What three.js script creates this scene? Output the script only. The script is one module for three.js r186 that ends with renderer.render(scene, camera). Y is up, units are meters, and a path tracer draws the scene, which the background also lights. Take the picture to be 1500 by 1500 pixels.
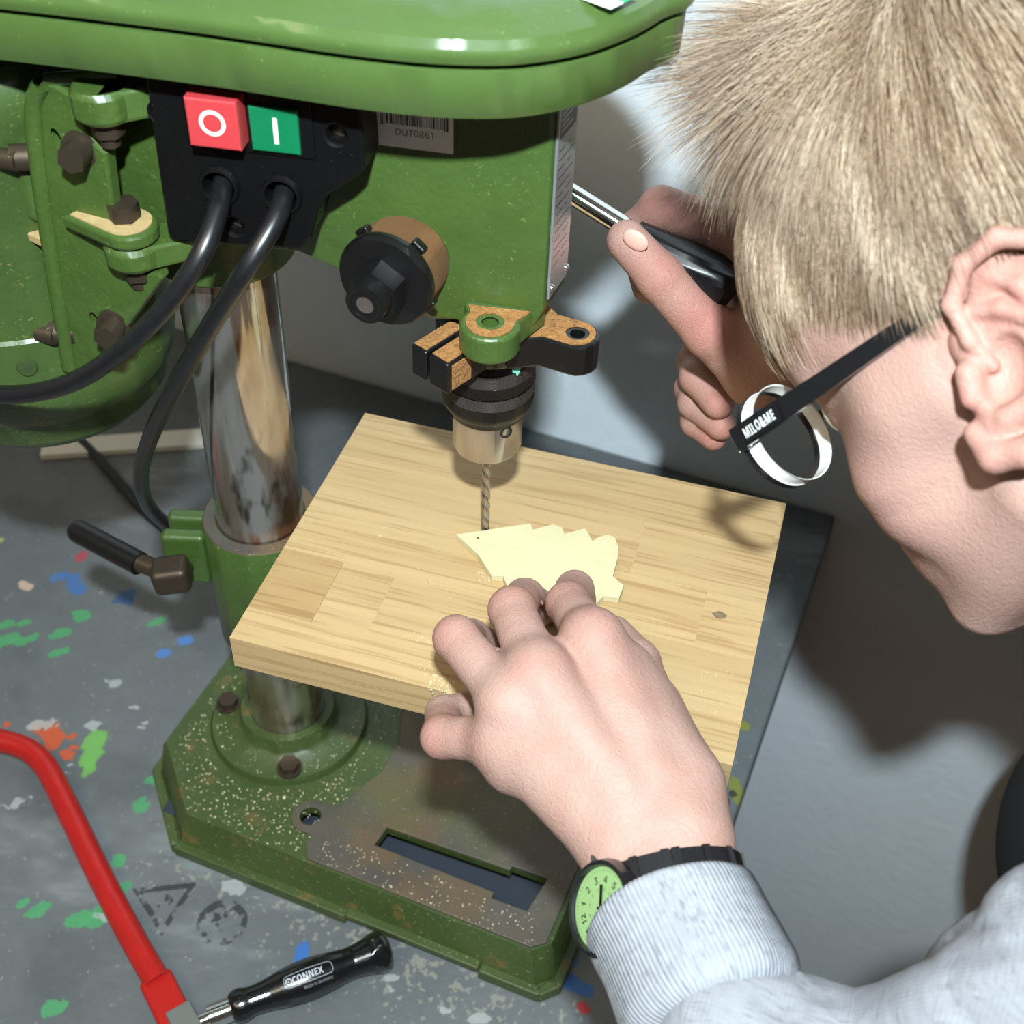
import * as THREE from 'three';
import { RoundedBoxGeometry } from 'three/addons/geometries/RoundedBoxGeometry.js';
import { mergeGeometries, mergeVertices, toCreasedNormals } from 'three/addons/utils/BufferGeometryUtils.js';
import { RectAreaLightUniformsLib } from 'three/addons/lights/RectAreaLightUniformsLib.js';

// ------------------------------------------------------------------ camera, lights, exposure
const V = (x, y, z) => new THREE.Vector3(x, y, z);
const scene = new THREE.Scene();
scene.background = new THREE.Color(0x050505);
const FPX = 1890.25, CAM = V(0.3012, 0.6944, 0.4172);
const cR = V(0.924517, 0.030428, -0.379924), cU = V(-0.281782, 0.725781, -0.627567), cF = V(-0.256646, -0.687253, -0.679571);
const camera = new THREE.PerspectiveCamera(2 * Math.atan(750 / FPX) * 180 / Math.PI, 1, 0.02, 20);
camera.quaternion.setFromRotationMatrix(new THREE.Matrix4().makeBasis(cR, cU, cF.clone().negate()));
camera.position.copy(CAM);
camera.focus = 0.56;
camera.userData.fStop = 13;
scene.add(camera);

const renderer = new THREE.WebGLRenderer({ antialias: true });
renderer.toneMapping = THREE.LinearToneMapping;
renderer.toneMappingExposure = 1.0;
renderer.shadowMap.enabled = true;
RectAreaLightUniformsLib.init();

// the flash of the photographer's camera, a little above the lens
const flash = new THREE.RectAreaLight(new THREE.Color(0.86, 1.0, 1.08), 6000, 0.032, 0.022);
flash.position.copy(CAM).addScaledVector(cR, 0.012).addScaledVector(cU, 0.124).addScaledVector(cF, -0.2);
flash.lookAt(flash.position.clone().add(cF));
flash.castShadow = true;
scene.add(flash);
// long warm ceiling luminaire (its housing is built further down)
const LAMP = V(-0.30, 1.72, 1.05);
const ceilingLight = new THREE.RectAreaLight(new THREE.Color(1.0, 0.79, 0.52), 3.5, 1.25, 0.5);
ceilingLight.position.copy(LAMP); ceilingLight.lookAt(LAMP.x, 0, LAMP.z);
ceilingLight.castShadow = true;
scene.add(ceilingLight);

// ------------------------------------------------------------------ photo pixels to places
const rayDir = (px, py) => cF.clone().addScaledVector(cR, (px - 750) / FPX).addScaledVector(cU, -(py - 750) / FPX);
const atD = (px, py, d) => CAM.clone().addScaledVector(rayDir(px, py), d);
const atY = (px, py, y) => { const d = rayDir(px, py); return CAM.clone().addScaledVector(d, (y - CAM.y) / d.y); };
const atZ = (px, py, z) => { const d = rayDir(px, py); return CAM.clone().addScaledVector(d, (z - CAM.z) / d.z); };
const SK = 0.222, SZ = 0.0476, SN = V(SK, 0, 1).normalize();     // flank of the drill head: z + SK x = SZ
const atSide = (px, py, off = 0) => { const d = rayDir(px, py), c = SZ + off * Math.hypot(1, SK); return CAM.clone().addScaledVector(d, (c - CAM.z - SK * CAM.x) / (d.z + SK * d.x)); };

// ------------------------------------------------------------------ random numbers, noise, textures
let seed = 12345;
const rnd = () => { seed = (seed + 0x6D2B79F5) | 0; let t = Math.imul(seed ^ (seed >>> 15), 1 | seed); t = (t + Math.imul(t ^ (t >>> 7), 61 | t)) ^ t; return ((t ^ (t >>> 14)) >>> 0) / 4294967296; };
const rr = (a, b) => a + (b - a) * rnd();
const LAT = new Float32Array(65536); for (let i = 0; i < 65536; i++) LAT[i] = rnd();
const sm = t => t * t * (3 - 2 * t);
const clamp = (x, a = 0, b = 1) => Math.min(b, Math.max(a, x));
const mix = (a, b, t) => a + (b - a) * t;
const step = (a, b, x) => sm(clamp((x - a) / (b - a)));
function vnoise(x, y, per) {                     // tiles with period per (an integer)
  const xi = Math.floor(x), yi = Math.floor(y); let fx = x - xi, fy = y - yi; fx = fx * fx * (3 - 2 * fx); fy = fy * fy * (3 - 2 * fy);
  let x0 = xi % per; if (x0 < 0) x0 += per; let y0 = yi % per; if (y0 < 0) y0 += per;
  const x1 = x0 + 1 === per ? 0 : x0 + 1, y1 = y0 + 1 === per ? 0 : y0 + 1, k = per * 17, r0 = y0 * 4099 + k, r1 = y1 * 4099 + k;
  const a = LAT[(x0 * 73 + r0) & 65535], b = LAT[(x1 * 73 + r0) & 65535], c = LAT[(x0 * 73 + r1) & 65535], d = LAT[(x1 * 73 + r1) & 65535];
  const t = a + (b - a) * fx; return t + (c + (d - c) * fx - t) * fy;
}
function fbm(u, v, per, oct = 4, gain = 0.5) { let s = 0, a = 1, n = 0, p = per; for (let i = 0; i < oct; i++) { s += a * vnoise(u * p, v * p, p); n += a; a *= gain; p *= 2; } return s / n; }
function n3(x, y, z) {                            // value noise in space
  const xi = Math.floor(x), yi = Math.floor(y), zi = Math.floor(z), fx = sm(x - xi), fy = sm(y - yi), fz = sm(z - zi);
  const g = (a, b, c) => LAT[(Math.imul(a, 7919) + Math.imul(b, 104729) + Math.imul(c, 1299709)) & 65535];
  const q = c => mix(mix(g(xi, yi, c), g(xi + 1, yi, c), fx), mix(g(xi, yi + 1, c), g(xi + 1, yi + 1, c), fx), fy);
  return mix(q(zi), q(zi + 1), fz);
}
function tex(w, h, fn, { srgb = true, rep = [1, 1], wrap = true } = {}) {
  const d = new Uint8Array(w * h * 4);
  for (let j = 0; j < h; j++) for (let i = 0; i < w; i++) {
    const c = fn(i / w, j / h), k = (j * w + i) * 4;
    if (typeof c === 'number') { d[k] = d[k + 1] = d[k + 2] = clamp(c, 0, 255); d[k + 3] = 255; }
    else { d[k] = clamp(c[0], 0, 255); d[k + 1] = clamp(c[1], 0, 255); d[k + 2] = clamp(c[2], 0, 255); d[k + 3] = c.length > 3 ? c[3] : 255; }
  }
  const t = new THREE.DataTexture(d, w, h, THREE.RGBAFormat);
  t.magFilter = THREE.LinearFilter; t.minFilter = THREE.LinearMipmapLinearFilter; t.generateMipmaps = true;
  if (wrap) t.wrapS = t.wrapT = THREE.RepeatWrapping;
  t.repeat.set(...rep);
  if (srgb) t.colorSpace = THREE.SRGBColorSpace;
  t.needsUpdate = true;
  return t;
}
const lerp3 = (a, b, t) => [mix(a[0], b[0], t), mix(a[1], b[1], t), mix(a[2], b[2], t)];
function canvasTex(w, h, draw) {
  const c = document.createElement('canvas'); c.width = w; c.height = h;
  draw(c.getContext('2d'), w, h);
  const t = new THREE.CanvasTexture(c); t.colorSpace = THREE.SRGBColorSpace; t.magFilter = THREE.LinearFilter; return t;
}
const hex = h => [(h >> 16) & 255, (h >> 8) & 255, h & 255];

// ------------------------------------------------------------------ geometry helpers
function boxUV(g, s = 1) {                        // uv in metres, from the side each face looks to
  if (g.index) g = g.toNonIndexed();
  const p = g.attributes.position, uv = new Float32Array(p.count * 2), a = V(), b = V(), c = V(), n = V();
  for (let i = 0; i < p.count; i += 3) {
    a.fromBufferAttribute(p, i); b.fromBufferAttribute(p, i + 1); c.fromBufferAttribute(p, i + 2);
    n.subVectors(b, a).cross(c.clone().sub(a)); const ax = Math.abs(n.x), ay = Math.abs(n.y), az = Math.abs(n.z);
    [a, b, c].forEach((q, k) => {
      const u = ay >= ax && ay >= az ? [q.x, q.z] : ax >= az ? [q.z, q.y] : [q.x, q.y];
      uv[(i + k) * 2] = u[0] * s; uv[(i + k) * 2 + 1] = u[1] * s;
    });
  }
  g.setAttribute('uv', new THREE.BufferAttribute(uv, 2));
  return g;
}
const clean = g => { const o = new THREE.BufferGeometry(); let q = g.index ? g.toNonIndexed() : g; for (const k of ['position', 'normal', 'uv']) if (q.attributes[k]) o.setAttribute(k, q.attributes[k]); return o; };
const merge = list => mergeGeometries(list.map(g => { const q = clean(g); if (!q.attributes.uv) q.setAttribute('uv', new THREE.BufferAttribute(new Float32Array(q.attributes.position.count * 2), 2)); return q; }));
const xf = (g, { p = [0, 0, 0], r = [0, 0, 0], s = [1, 1, 1] } = {}) => g.applyMatrix4(new THREE.Matrix4().compose(V(...p), new THREE.Quaternion().setFromEuler(new THREE.Euler(...r)), V(...s)));
const rbox = (w, h, d, r = 0.001, p = [0, 0, 0], rot = [0, 0, 0]) => xf(new RoundedBoxGeometry(w, h, d, 2, Math.min(r, w / 2.01, h / 2.01, d / 2.01)), { p, r: rot });
const basisM = (y, pos) => { const q = new THREE.Quaternion().setFromUnitVectors(V(0, 1, 0), y.clone().normalize()); return new THREE.Matrix4().compose(pos, q, V(1, 1, 1)); };
const cylAB = (a, b, r, seg = 32, r2 = r) => { const d = b.clone().sub(a), g = new THREE.CylinderGeometry(r2, r, d.length(), seg, 1); return g.applyMatrix4(basisM(d, a.clone().addScaledVector(d, 0.5))); };
const lathe = (pts, seg = 48, p = [0, 0, 0]) => { const g = toCreasedNormals(new THREE.LatheGeometry(pts.map(q => new THREE.Vector2(q[0], q[1])), seg), 0.7); return xf(g, { p }); };
const latheAB = (a, dir, pts, seg = 48) => toCreasedNormals(new THREE.LatheGeometry(pts.map(q => new THREE.Vector2(q[0], q[1])), seg), 0.7).applyMatrix4(basisM(dir, a));
const curve = pts => new THREE.CatmullRomCurve3(pts, false, 'centripetal');
const tube = (pts, r, seg = 80, rad = 12) => new THREE.TubeGeometry(curve(pts), seg, r, rad, false);
function shapeOf(pts) { const s = new THREE.Shape(); pts.forEach((q, i) => i ? s.lineTo(q[0], q[1]) : s.moveTo(q[0], q[1])); s.closePath(); return s; }
function flatPoly(pts, y0, y1, { holes = [], bevel = 0, seg = 2 } = {}) {   // plan polygon [x, z] standing from y0 to y1
  const s = shapeOf(pts.map(q => [q[0], -q[1]]));
  for (const h of holes) { const k = new THREE.Path(); h.forEach((q, i) => i ? k.lineTo(q[0], -q[1]) : k.moveTo(q[0], -q[1])); k.closePath(); s.holes.push(k); }
  const g = new THREE.ExtrudeGeometry(s, { depth: y1 - y0 - 2 * bevel, bevelEnabled: bevel > 0, bevelSize: bevel, bevelThickness: bevel, bevelOffset: -bevel, bevelSegments: seg, curveSegments: 24 });
  g.rotateX(-Math.PI / 2); g.translate(0, y0 + bevel, 0);
  return g;
}
const circlePts = (cx, cz, r, n = 24, a0 = 0, a1 = Math.PI * 2) => Array.from({ length: n }, (_, i) => { const a = a0 + (a1 - a0) * i / (a1 - a0 > 6.28 ? n : n - 1); return [cx + r * Math.cos(a), cz + r * Math.sin(a)]; });
function loft(loops, { cap0 = true, cap1 = true, closed = true } = {}) {     // loops of equal length, arrays of Vector3
  const n = loops[0].length, pos = [], idx = [];
  loops.forEach(l => l.forEach(q => pos.push(q.x, q.y, q.z)));
  const m = closed ? n : n - 1;
  for (let k = 0; k + 1 < loops.length; k++) for (let i = 0; i < m; i++) { const a = k * n + i, b = k * n + (i + 1) % n, c = a + n, d = b + n; idx.push(a, b, d, a, d, c); }
  const cap = (k, flip) => { const c = V(); loops[k].forEach(q => c.add(q)); c.divideScalar(n); const ci = pos.length / 3; pos.push(c.x, c.y, c.z); for (let i = 0; i < n; i++) { const a = k * n + i, b = k * n + (i + 1) % n; flip ? idx.push(ci, b, a) : idx.push(ci, a, b); } };
  if (cap0) cap(0, true); if (cap1) cap(loops.length - 1, false);
  const g = new THREE.BufferGeometry(); g.setAttribute('position', new THREE.Float32BufferAttribute(pos, 3)); g.setIndex(idx);
  return toCreasedNormals(g, 0.6);
}
// names: a repeat takes a three-digit number at top level
const used = {};
const numbered = n => { const k = used[n] = (used[n] ?? -1) + 1; return k ? `${n}_${String(k).padStart(3, '0')}` : n; };
function mesh(name, geo, mat, parent) {
  const m = new THREE.Mesh(geo, mat); m.castShadow = m.receiveShadow = true;
  m.name = parent ? name : numbered(name); (parent || scene).add(m); return m;
}
function thing(name, label, category, group) { const o = new THREE.Group(); o.name = numbered(name); o.userData = { label, category }; if (group) o.userData.group = group; scene.add(o); return o; }
function tag(o, label, category, group) { Object.assign(o.userData, { label, category }); if (group) o.userData.group = group; return o; }
function struct(name, geo, mat, label) { const m = mesh(name, geo, mat); m.userData.kind = 'structure'; if (label) m.userData.label = label; return m; }
// ------------------------------------------------------------------ materials
const std = o => new THREE.MeshStandardMaterial(o), phy = o => new THREE.MeshPhysicalMaterial(o);
const rgb = (r, g, b) => new THREE.Color().setRGB(r / 255, g / 255, b / 255, THREE.SRGBColorSpace);
const grainBump = tex(256, 256, (u, v) => 255 * fbm(u, v, 24, 4, 0.6), { srgb: false, rep: [14, 14] });
const castBump = tex(256, 256, (u, v) => 255 * (0.75 * fbm(u, v, 10, 4, 0.5) + 0.25 * fbm(v, u, 40, 2)), { srgb: false, rep: [12, 12] });
const dusty = (a, b, dust, amt, rep, n1 = 6, seed2 = 0) => tex(512, 512, (u, v) => {
  const n = fbm(u + seed2, v, n1, 5, 0.55), s = fbm(v, u + seed2, 170, 2, 0.6), d = step(0.74 - amt, 0.94 - amt, s) * step(0.35, 0.65, fbm(u, v + 0.3, 9, 4));
  return lerp3(lerp3(a, b, n), dust, 0.75 * d);
}, { rep: [rep, rep] });
const GREEN = [57, 80, 32], GREEN2 = [70, 94, 40];
const mGreen = phy({ map: dusty(GREEN, GREEN2, [140, 138, 88], 0.02, 7), bumpMap: castBump, bumpScale: 0.0006, roughness: 0.42, clearcoat: 0.35, clearcoatRoughness: 0.3 });
const mGreenSheet = phy({ map: dusty([68, 91, 43], [78, 102, 50], [160, 172, 122], -0.04, 6, 5, 0.37), bumpMap: grainBump, bumpScale: 0.00006, roughness: 0.36, clearcoat: 0.4, clearcoatRoughness: 0.25 });
const mGreenMotor = phy({ map: dusty([58, 80, 36], [70, 92, 43], [168, 150, 98], 0.05, 7, 8, 0.61), bumpMap: castBump, bumpScale: 0.0004, roughness: 0.42, clearcoat: 0.3, clearcoatRoughness: 0.35 });
const mGreenBase = phy({
  map: tex(1024, 1024, (u, v) => {
    let c = lerp3([52, 70, 30], [70, 84, 40], fbm(u, v, 7, 5));
    c = lerp3(c, [128, 92, 52], 0.55 * step(0.60, 0.80, fbm(u + 0.2, v, 14, 5, 0.6)));
    return lerp3(c, [170, 172, 140], 0.7 * step(0.78, 0.88, fbm(v, u, 190, 2, 0.6)));
  }, { rep: [5, 5] }), bumpMap: castBump, bumpScale: 0.0003, roughness: 0.5, clearcoat: 0.2, clearcoatRoughness: 0.4 });
const mMachined = std({
  map: tex(1024, 1024, (u, v) => {
    let c = lerp3([72, 68, 62], [98, 92, 82], fbm(u, v, 8, 5, 0.55));
    c = lerp3(c, [118, 92, 60], 0.6 * step(0.5, 0.75, fbm(u + 0.5, v, 5, 4)));
    c = lerp3(c, [92, 98, 58], 0.4 * step(0.55, 0.75, fbm(u, v + 0.4, 4, 4)));
    return lerp3(c, [170, 164, 142], 0.7 * step(0.80, 0.9, fbm(v, u, 190, 2, 0.6)));
  }, { rep: [5, 5] }), roughness: 0.62, metalness: 0.25, bumpMap: grainBump, bumpScale: 0.00012 });
const mSteel = std({
  map: tex(1024, 1024, (u, v) => {                 // u runs round the column, v along it
    let c = lerp3([206, 203, 198], [186, 180, 172], fbm(u, v, 6, 4));
    c = lerp3(c, [136, 112, 88], 0.6 * step(0.56, 0.78, fbm(u, v * 0.6, 5, 5, 0.6)));
    c = lerp3(c, [150, 96, 66], 0.75 * step(0.62, 0.78, fbm(u + 0.37, v + 0.2, 7, 5, 0.6)));
    return lerp3(c, [70, 60, 52], 0.8 * step(0.6, 0.72, fbm(u * 1 + 0.7, v + 0.63, 6, 5, 0.6)));
  }), roughnessMap: tex(512, 512, (u, v) => 60 + 130 * step(0.45, 0.75, fbm(u, v, 5, 5, 0.6)), { srgb: false }), metalness: 0.9, roughness: 0.46 });
const mBright = std({ color: rgb(205, 198, 192), metalness: 0.95, roughness: 0.24 });
const mChuckSteel = std({ map: tex(512, 128, (u, v) => lerp3([168, 160, 156], [200, 194, 190], fbm(u, v * 0.1, 24, 4)), { rep: [1, 1] }), metalness: 0.92, roughness: 0.3 });
const mBlackMetal = std({ map: dusty([20, 18, 18], [32, 29, 28], [110, 92, 70], -0.1, 14), roughness: 0.42, metalness: 0.35 });
const mBlackPaint = phy({ map: dusty([10, 10, 10], [15, 15, 15], [110, 95, 70], -0.08, 12, 6, 0.2), roughness: 0.38, clearcoat: 0.3, clearcoatRoughness: 0.3 });
const mBlackPlastic = phy({ map: dusty([9, 9, 9], [13, 13, 13], [120, 116, 106], -0.06, 10, 7, 0.45), roughness: 0.42, specularIntensity: 0.5, bumpMap: grainBump, bumpScale: 0.00005 });
const mCable = phy({ map: dusty([17, 17, 19], [23, 23, 25], [190, 186, 176], -0.02, 1, 6, 0.8), roughness: 0.36, clearcoat: 0.25, clearcoatRoughness: 0.3 });
const mBolt = std({ map: dusty([54, 47, 41], [92, 78, 62], [170, 140, 90], 0.06, 20), metalness: 0.6, roughness: 0.45 });
const sawdustTex = tex(512, 512, (u, v) => lerp3(lerp3([130, 86, 44], [172, 126, 72], fbm(u, v, 30, 4, 0.7)), [110, 70, 36], step(0.6, 0.8, fbm(v, u, 18, 4, 0.7))), { rep: [20, 20] });
const mSawdust = std({ map: sawdustTex, roughness: 1, bumpMap: tex(256, 256, (u, v) => 255 * fbm(u, v, 50, 3, 0.7), { srgb: false, rep: [20, 20] }), bumpScale: 0.0006 });
const mPaleDust = std({ map: tex(256, 256, (u, v) => lerp3([156, 132, 88], [184, 160, 112], fbm(u, v, 30, 4, 0.7)), { rep: [20, 20] }), roughness: 1 });
const mRed = phy({ color: rgb(184, 58, 62), roughness: 0.38, clearcoat: 0.3 }), mGreenBtn = phy({ color: rgb(8, 108, 68), roughness: 0.38, clearcoat: 0.3 }), mWhiteMark = std({ color: rgb(238, 232, 214), roughness: 0.5 });
const mChrome = std({ color: rgb(226, 224, 222), metalness: 1, roughness: 0.12 });
const mTurq = std({ color: rgb(120, 208, 180), roughness: 0.6 });

// ------------------------------------------------------------------ the room
const WALLZ = -0.373, FLOORY = -0.738;
const mWall = std({ map: tex(1024, 1024, (u, v) => lerp3([224, 233, 238], [235, 242, 246], 0.5 * fbm(u, v, 12, 5, 0.6) + 0.5 * fbm(v, u, 60, 3)), { rep: [1.2, 1.2] }), bumpMap: tex(512, 512, (u, v) => 255 * fbm(u, v, 40, 4, 0.55), { srgb: false, rep: [3, 3] }), bumpScale: 0.0005, roughness: 0.9 });
const mFloor = std({ map: tex(1024, 512, (u, v) => lerp3([116, 66, 30], [160, 98, 50], fbm(u * 0.2, v, 24, 5, 0.6)), { rep: [1, 2] }), roughness: 0.55 });
const mCeil = std({ color: rgb(225, 222, 214), roughness: 0.95 });
struct('wall_back', boxUV(xf(new THREE.BoxGeometry(5.2, 2.7, 0.12), { p: [0.2, FLOORY + 1.3, WALLZ - 0.06] })), mWall, 'pale painted plaster wall behind the drill press');
struct('wall_left', boxUV(xf(new THREE.BoxGeometry(0.12, 2.7, 4.2), { p: [-2.36, FLOORY + 1.3, WALLZ + 2.1] })), mWall);
struct('wall_right', boxUV(xf(new THREE.BoxGeometry(0.12, 2.7, 4.2), { p: [2.76, FLOORY + 1.3, WALLZ + 2.1] })), mWall);
struct('wall_front', boxUV(xf(new THREE.BoxGeometry(5.2, 2.7, 0.12), { p: [0.2, FLOORY + 1.3, WALLZ + 4.1] })), mWall);
struct('floor', boxUV(xf(new THREE.BoxGeometry(5.2, 0.1, 4.3), { p: [0.2, FLOORY - 0.05, WALLZ + 2.05] })), mFloor, 'brown wooden floor at the foot of the wall');
struct('ceiling', boxUV(xf(new THREE.BoxGeometry(5.2, 0.1, 4.3), { p: [0.2, FLOORY + 2.6, WALLZ + 2.05] })), mCeil);
{
  const lamp = thing('ceiling_lamp', 'white ceiling luminaire with a warm glowing diffuser', 'lamp');
  mesh('housing', rbox(1.32, 0.08, 0.56, 0.01, [LAMP.x, LAMP.y + 0.085, LAMP.z]), std({ color: rgb(230, 230, 226), roughness: 0.6 }), lamp);
  mesh('diffuser', rbox(1.25, 0.03, 0.5, 0.006, [LAMP.x, LAMP.y + 0.03, LAMP.z]), std({ color: rgb(240, 236, 226), emissive: new THREE.Color(1, 0.83, 0.58), emissiveIntensity: 2.5 }), lamp);
}

// the bench: a painted top on a plain cupboard, with paint spilt over it
const BX0 = -1.1, BX1 = 0.277, BZ0 = WALLZ + 0.002, BZ1 = 0.62;
const TX0 = -0.56, TX1 = 0.28, TZ0 = -0.373, TZ1 = 0.467;         // patch of the top that carries the painted map (0.84 m square)
const splats = [];
const spl = (px, py, r, col, el = 1, ang = 0, ragged = 0.5) => { const p = atY(px, py, 0); splats.push([p.x, p.z, r * 0.62, hex(col), el, ang, ragged]); };
spl(75, 1075, 0.012, 0xc8502a, 1.8, 0.3, 0.9); spl(92, 1105, 0.008, 0xc8502a, 1.2, 0.2, 0.9); spl(50, 1085, 0.006, 0xd0522a, 1.5, 0, 0.9); spl(10, 1060, 0.006, 0xc8502a); spl(105, 1078, 0.005, 0xc8502a, 1, 0, 0.9);
spl(135, 1098, 0.011, 0x6fae52, 2.4, 1.25, 0.4); spl(130, 1125, 0.007, 0x6aaa50, 1.8, 1.3, 0.5);
spl(108, 857, 0.011, 0x3f6aa8, 2.0, 0.35, 0.8); spl(78, 846, 0.007, 0x4a6fa0, 1.6, 0.2, 0.8); spl(180, 870, 0.010, 0x2f4f80, 1.6, 0.4, 0.7);
spl(120, 812, 0.006, 0xb0404a, 2.0, 1.4, 0.7); spl(36, 856, 0.005, 0xd0b098, 1.8, 0.1); spl(270, 938, 0.006, 0x4a7ac0, 1.4, -0.8, 0.7); spl(232, 955, 0.008, 0x4a7ac0, 1.4, -0.7, 0.8);
for (const [x, y, r] of [[10, 935, 0.010], [30, 938, 0.007], [90, 925, 0.006], [38, 910, 0.006], [120, 900, 0.007], [5, 915, 0.007], [85, 955, 0.005], [60, 1330, 0.006], [140, 1345, 0.007], [115, 1345, 0.007], [73, 1475, 0.008], [175, 1255, 0.007], [150, 1330, 0.006], [36, 1320, 0.004], [210, 1180, 0.008], [225, 1140, 0.008], [180, 1300, 0.005], [275, 1265, 0.003], [230, 910, 0.006]]) spl(x, y, r, 0x4a9a62, 1.8, -0.9, 0.8);
spl(440, 1395, 0.009, 0x2f68b8, 1.8, 1.4, 0.6); spl(840, 1440, 0.009, 0x2d62ac, 1.7, 0.1, 0.6); spl(838, 1410, 0.006, 0x3a6ab4, 1, 0, 0.6); spl(850, 1475, 0.006, 0xb03030, 1.3, 0.3, 0.7);
spl(1090, 1062, 0.006, 0x86862e, 1.3, 0.6, 0.6); spl(1077, 1155, 0.009, 0x7c8030, 2.2, 0.8, 0.5); spl(1061, 1172, 0.005, 0x22241f, 1, 0, 0.8); spl(1072, 1160, 0.005, 0x2a2c26, 1, 0, 0.8); spl(0, 790, 0.006, 0xaab060); spl(540, 1010, 0.01, 0x8a3030);
for (const [x, y, r] of [[60, 1060, 0.008], [205, 1065, 0.005], [210, 1058, 0.004], [170, 1000, 0.006], [100, 1120, 0.003], [95, 1130, 0.003], [255, 1140, 0.004], [195, 1035, 0.003], [570, 1430, 0.004], [575, 1450, 0.004], [650, 1480, 0.005], [700, 1490, 0.004], [20, 1175, 0.01], [130, 1060, 0.006], [330, 1300, 0.008], [160, 1340, 0.006]]) spl(x, y, r * 0.8, 0xa4a8a6, 2.0, -0.4, 1.2);
const stamp1 = atY(240, 1320, 0), stamp2 = atY(325, 1350, 0);
const benchMap = tex(1280, 1280, (u, v) => {
  const x = TX0 + u * (TX1 - TX0), z = TZ0 + v * (TZ1 - TZ0);
  const n = fbm(u, v, 9, 6, 0.55), f = fbm(v, u, 70, 3, 0.6);
  let c = lerp3([84, 88, 90], [112, 116, 117], 0.7 * n + 0.3 * f);
  const streak = fbm(u * 0.35 + v * 0.9, v * 0.25 - u * 0.3 + 0.5, 18, 5, 0.6); c = lerp3(c, [165, 170, 172], 0.35 * step(0.6, 0.76, streak) * step(0.35, 0.6, fbm(u + 0.4, v, 6, 3)));
  c = lerp3(c, [70, 74, 76], 0.3 * step(0.6, 0.75, fbm(u + 0.1, v + 0.7, 14, 5)));
  const near = Math.exp(-Math.pow(((z - 0.098) / 0.022), 2)) * step(-0.08, -0.02, x) + 0.9 * Math.exp(-(Math.pow((x - 0.17) / 0.07, 2) + Math.pow((z - 0.118) / 0.02, 2)));
  c = lerp3(c, [158, 154, 138], 0.6 * step(0.80 - 0.17 * near, 0.92 - 0.17 * near, fbm(u + 0.3, v + 0.3, 260, 2, 0.7)));     // sawdust grains
  for (const s of splats) {
    const dx = x - s[0], dz = z - s[1]; if (dx * dx + dz * dz > s[2] * s[2] * s[4] * s[4] * 4) continue;
    const ca = Math.cos(s[5]), sa = Math.sin(s[5]), a = (dx * ca + dz * sa) / s[4], b = -dx * sa + dz * ca;
    const w = Math.hypot(a, b) / s[2] + s[6] * 1.6 * (fbm(u, v, 90, 4, 0.6) - 0.5) * 2; c = lerp3(c, s[3], 0.85 * step(1.05, 0.75, w));
  }
  for (const [p, kind] of [[stamp1, 0], [stamp2, 1]]) {             // two worn ink stamps
    const dx = x - p.x, dz = z - p.z, r = Math.hypot(dx, dz); if (r > 0.03) continue;
    let ink = 0; const a = Math.atan2(dz, dx);
    if (kind) ink = (r < 0.0145 && r > 0.0100) || (r < 0.0095 && fbm(u, v, 200, 3) > 0.46 && dx < 0.004) ? 1 : 0;
    else { const tri = Math.cos(((a + 7.33) % 2.0944) - 1.0472) * r; ink = (tri < 0.0110 && tri > 0.0076) || (r < 0.0052 && fbm(u, v, 170, 2) > 0.5) ? 1 : 0; }
    c = lerp3(c, [38, 40, 42], 0.75 * ink * step(0.40, 0.56, fbm(u + 0.2, v, 150, 3, 0.6)));
  }
  return c;
}, { wrap: false });
benchMap.wrapS = benchMap.wrapT = THREE.MirroredRepeatWrapping;
{
  const g = rbox(BX1 - BX0, 0.03, BZ1 - BZ0, 0.003, [(BX0 + BX1) / 2, -0.015, (BZ0 + BZ1) / 2]);
  const q = boxUV(g), uv = q.attributes.uv, p = q.attributes.position;
  for (let i = 0; i < uv.count; i++) uv.setXY(i, (p.getX(i) - TX0) / (TX1 - TX0), (p.getZ(i) - TZ0) / (TZ1 - TZ0));
  const b = thing('workbench', 'grey workbench with paint splashes under the drill press', 'workbench'); b.position.y = -0.0004;
  mesh('bench_top', q, std({ map: benchMap, roughness: 0.6, bumpMap: tex(256, 256, (u, v) => 255 * fbm(u, v, 30, 4), { srgb: false, rep: [8, 8] }), bumpScale: 0.0003 }), b);
  mesh('bench_body', boxUV(rbox(BX1 - BX0 - 0.06, 0.66, BZ1 - BZ0 - 0.06, 0.003, [(BX0 + BX1) / 2 - 0.02, -0.36, (BZ0 + BZ1) / 2])), std({ color: rgb(120, 118, 112), roughness: 0.7 }), b);
  mesh('plinth', boxUV(rbox(BX1 - BX0 - 0.12, 0.05, BZ1 - BZ0 - 0.12, 0.002, [(BX0 + BX1) / 2 - 0.02, -0.713, (BZ0 + BZ1) / 2])), std({ color: rgb(60, 58, 55), roughness: 0.8 }), b);
}

// ------------------------------------------------------------------ the drill press
const press = thing('drill_press', 'green bench drill press with steel column and black chuck', 'drill press');
const part = (n, g, m, p = press) => mesh(n, g, m, p);
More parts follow.
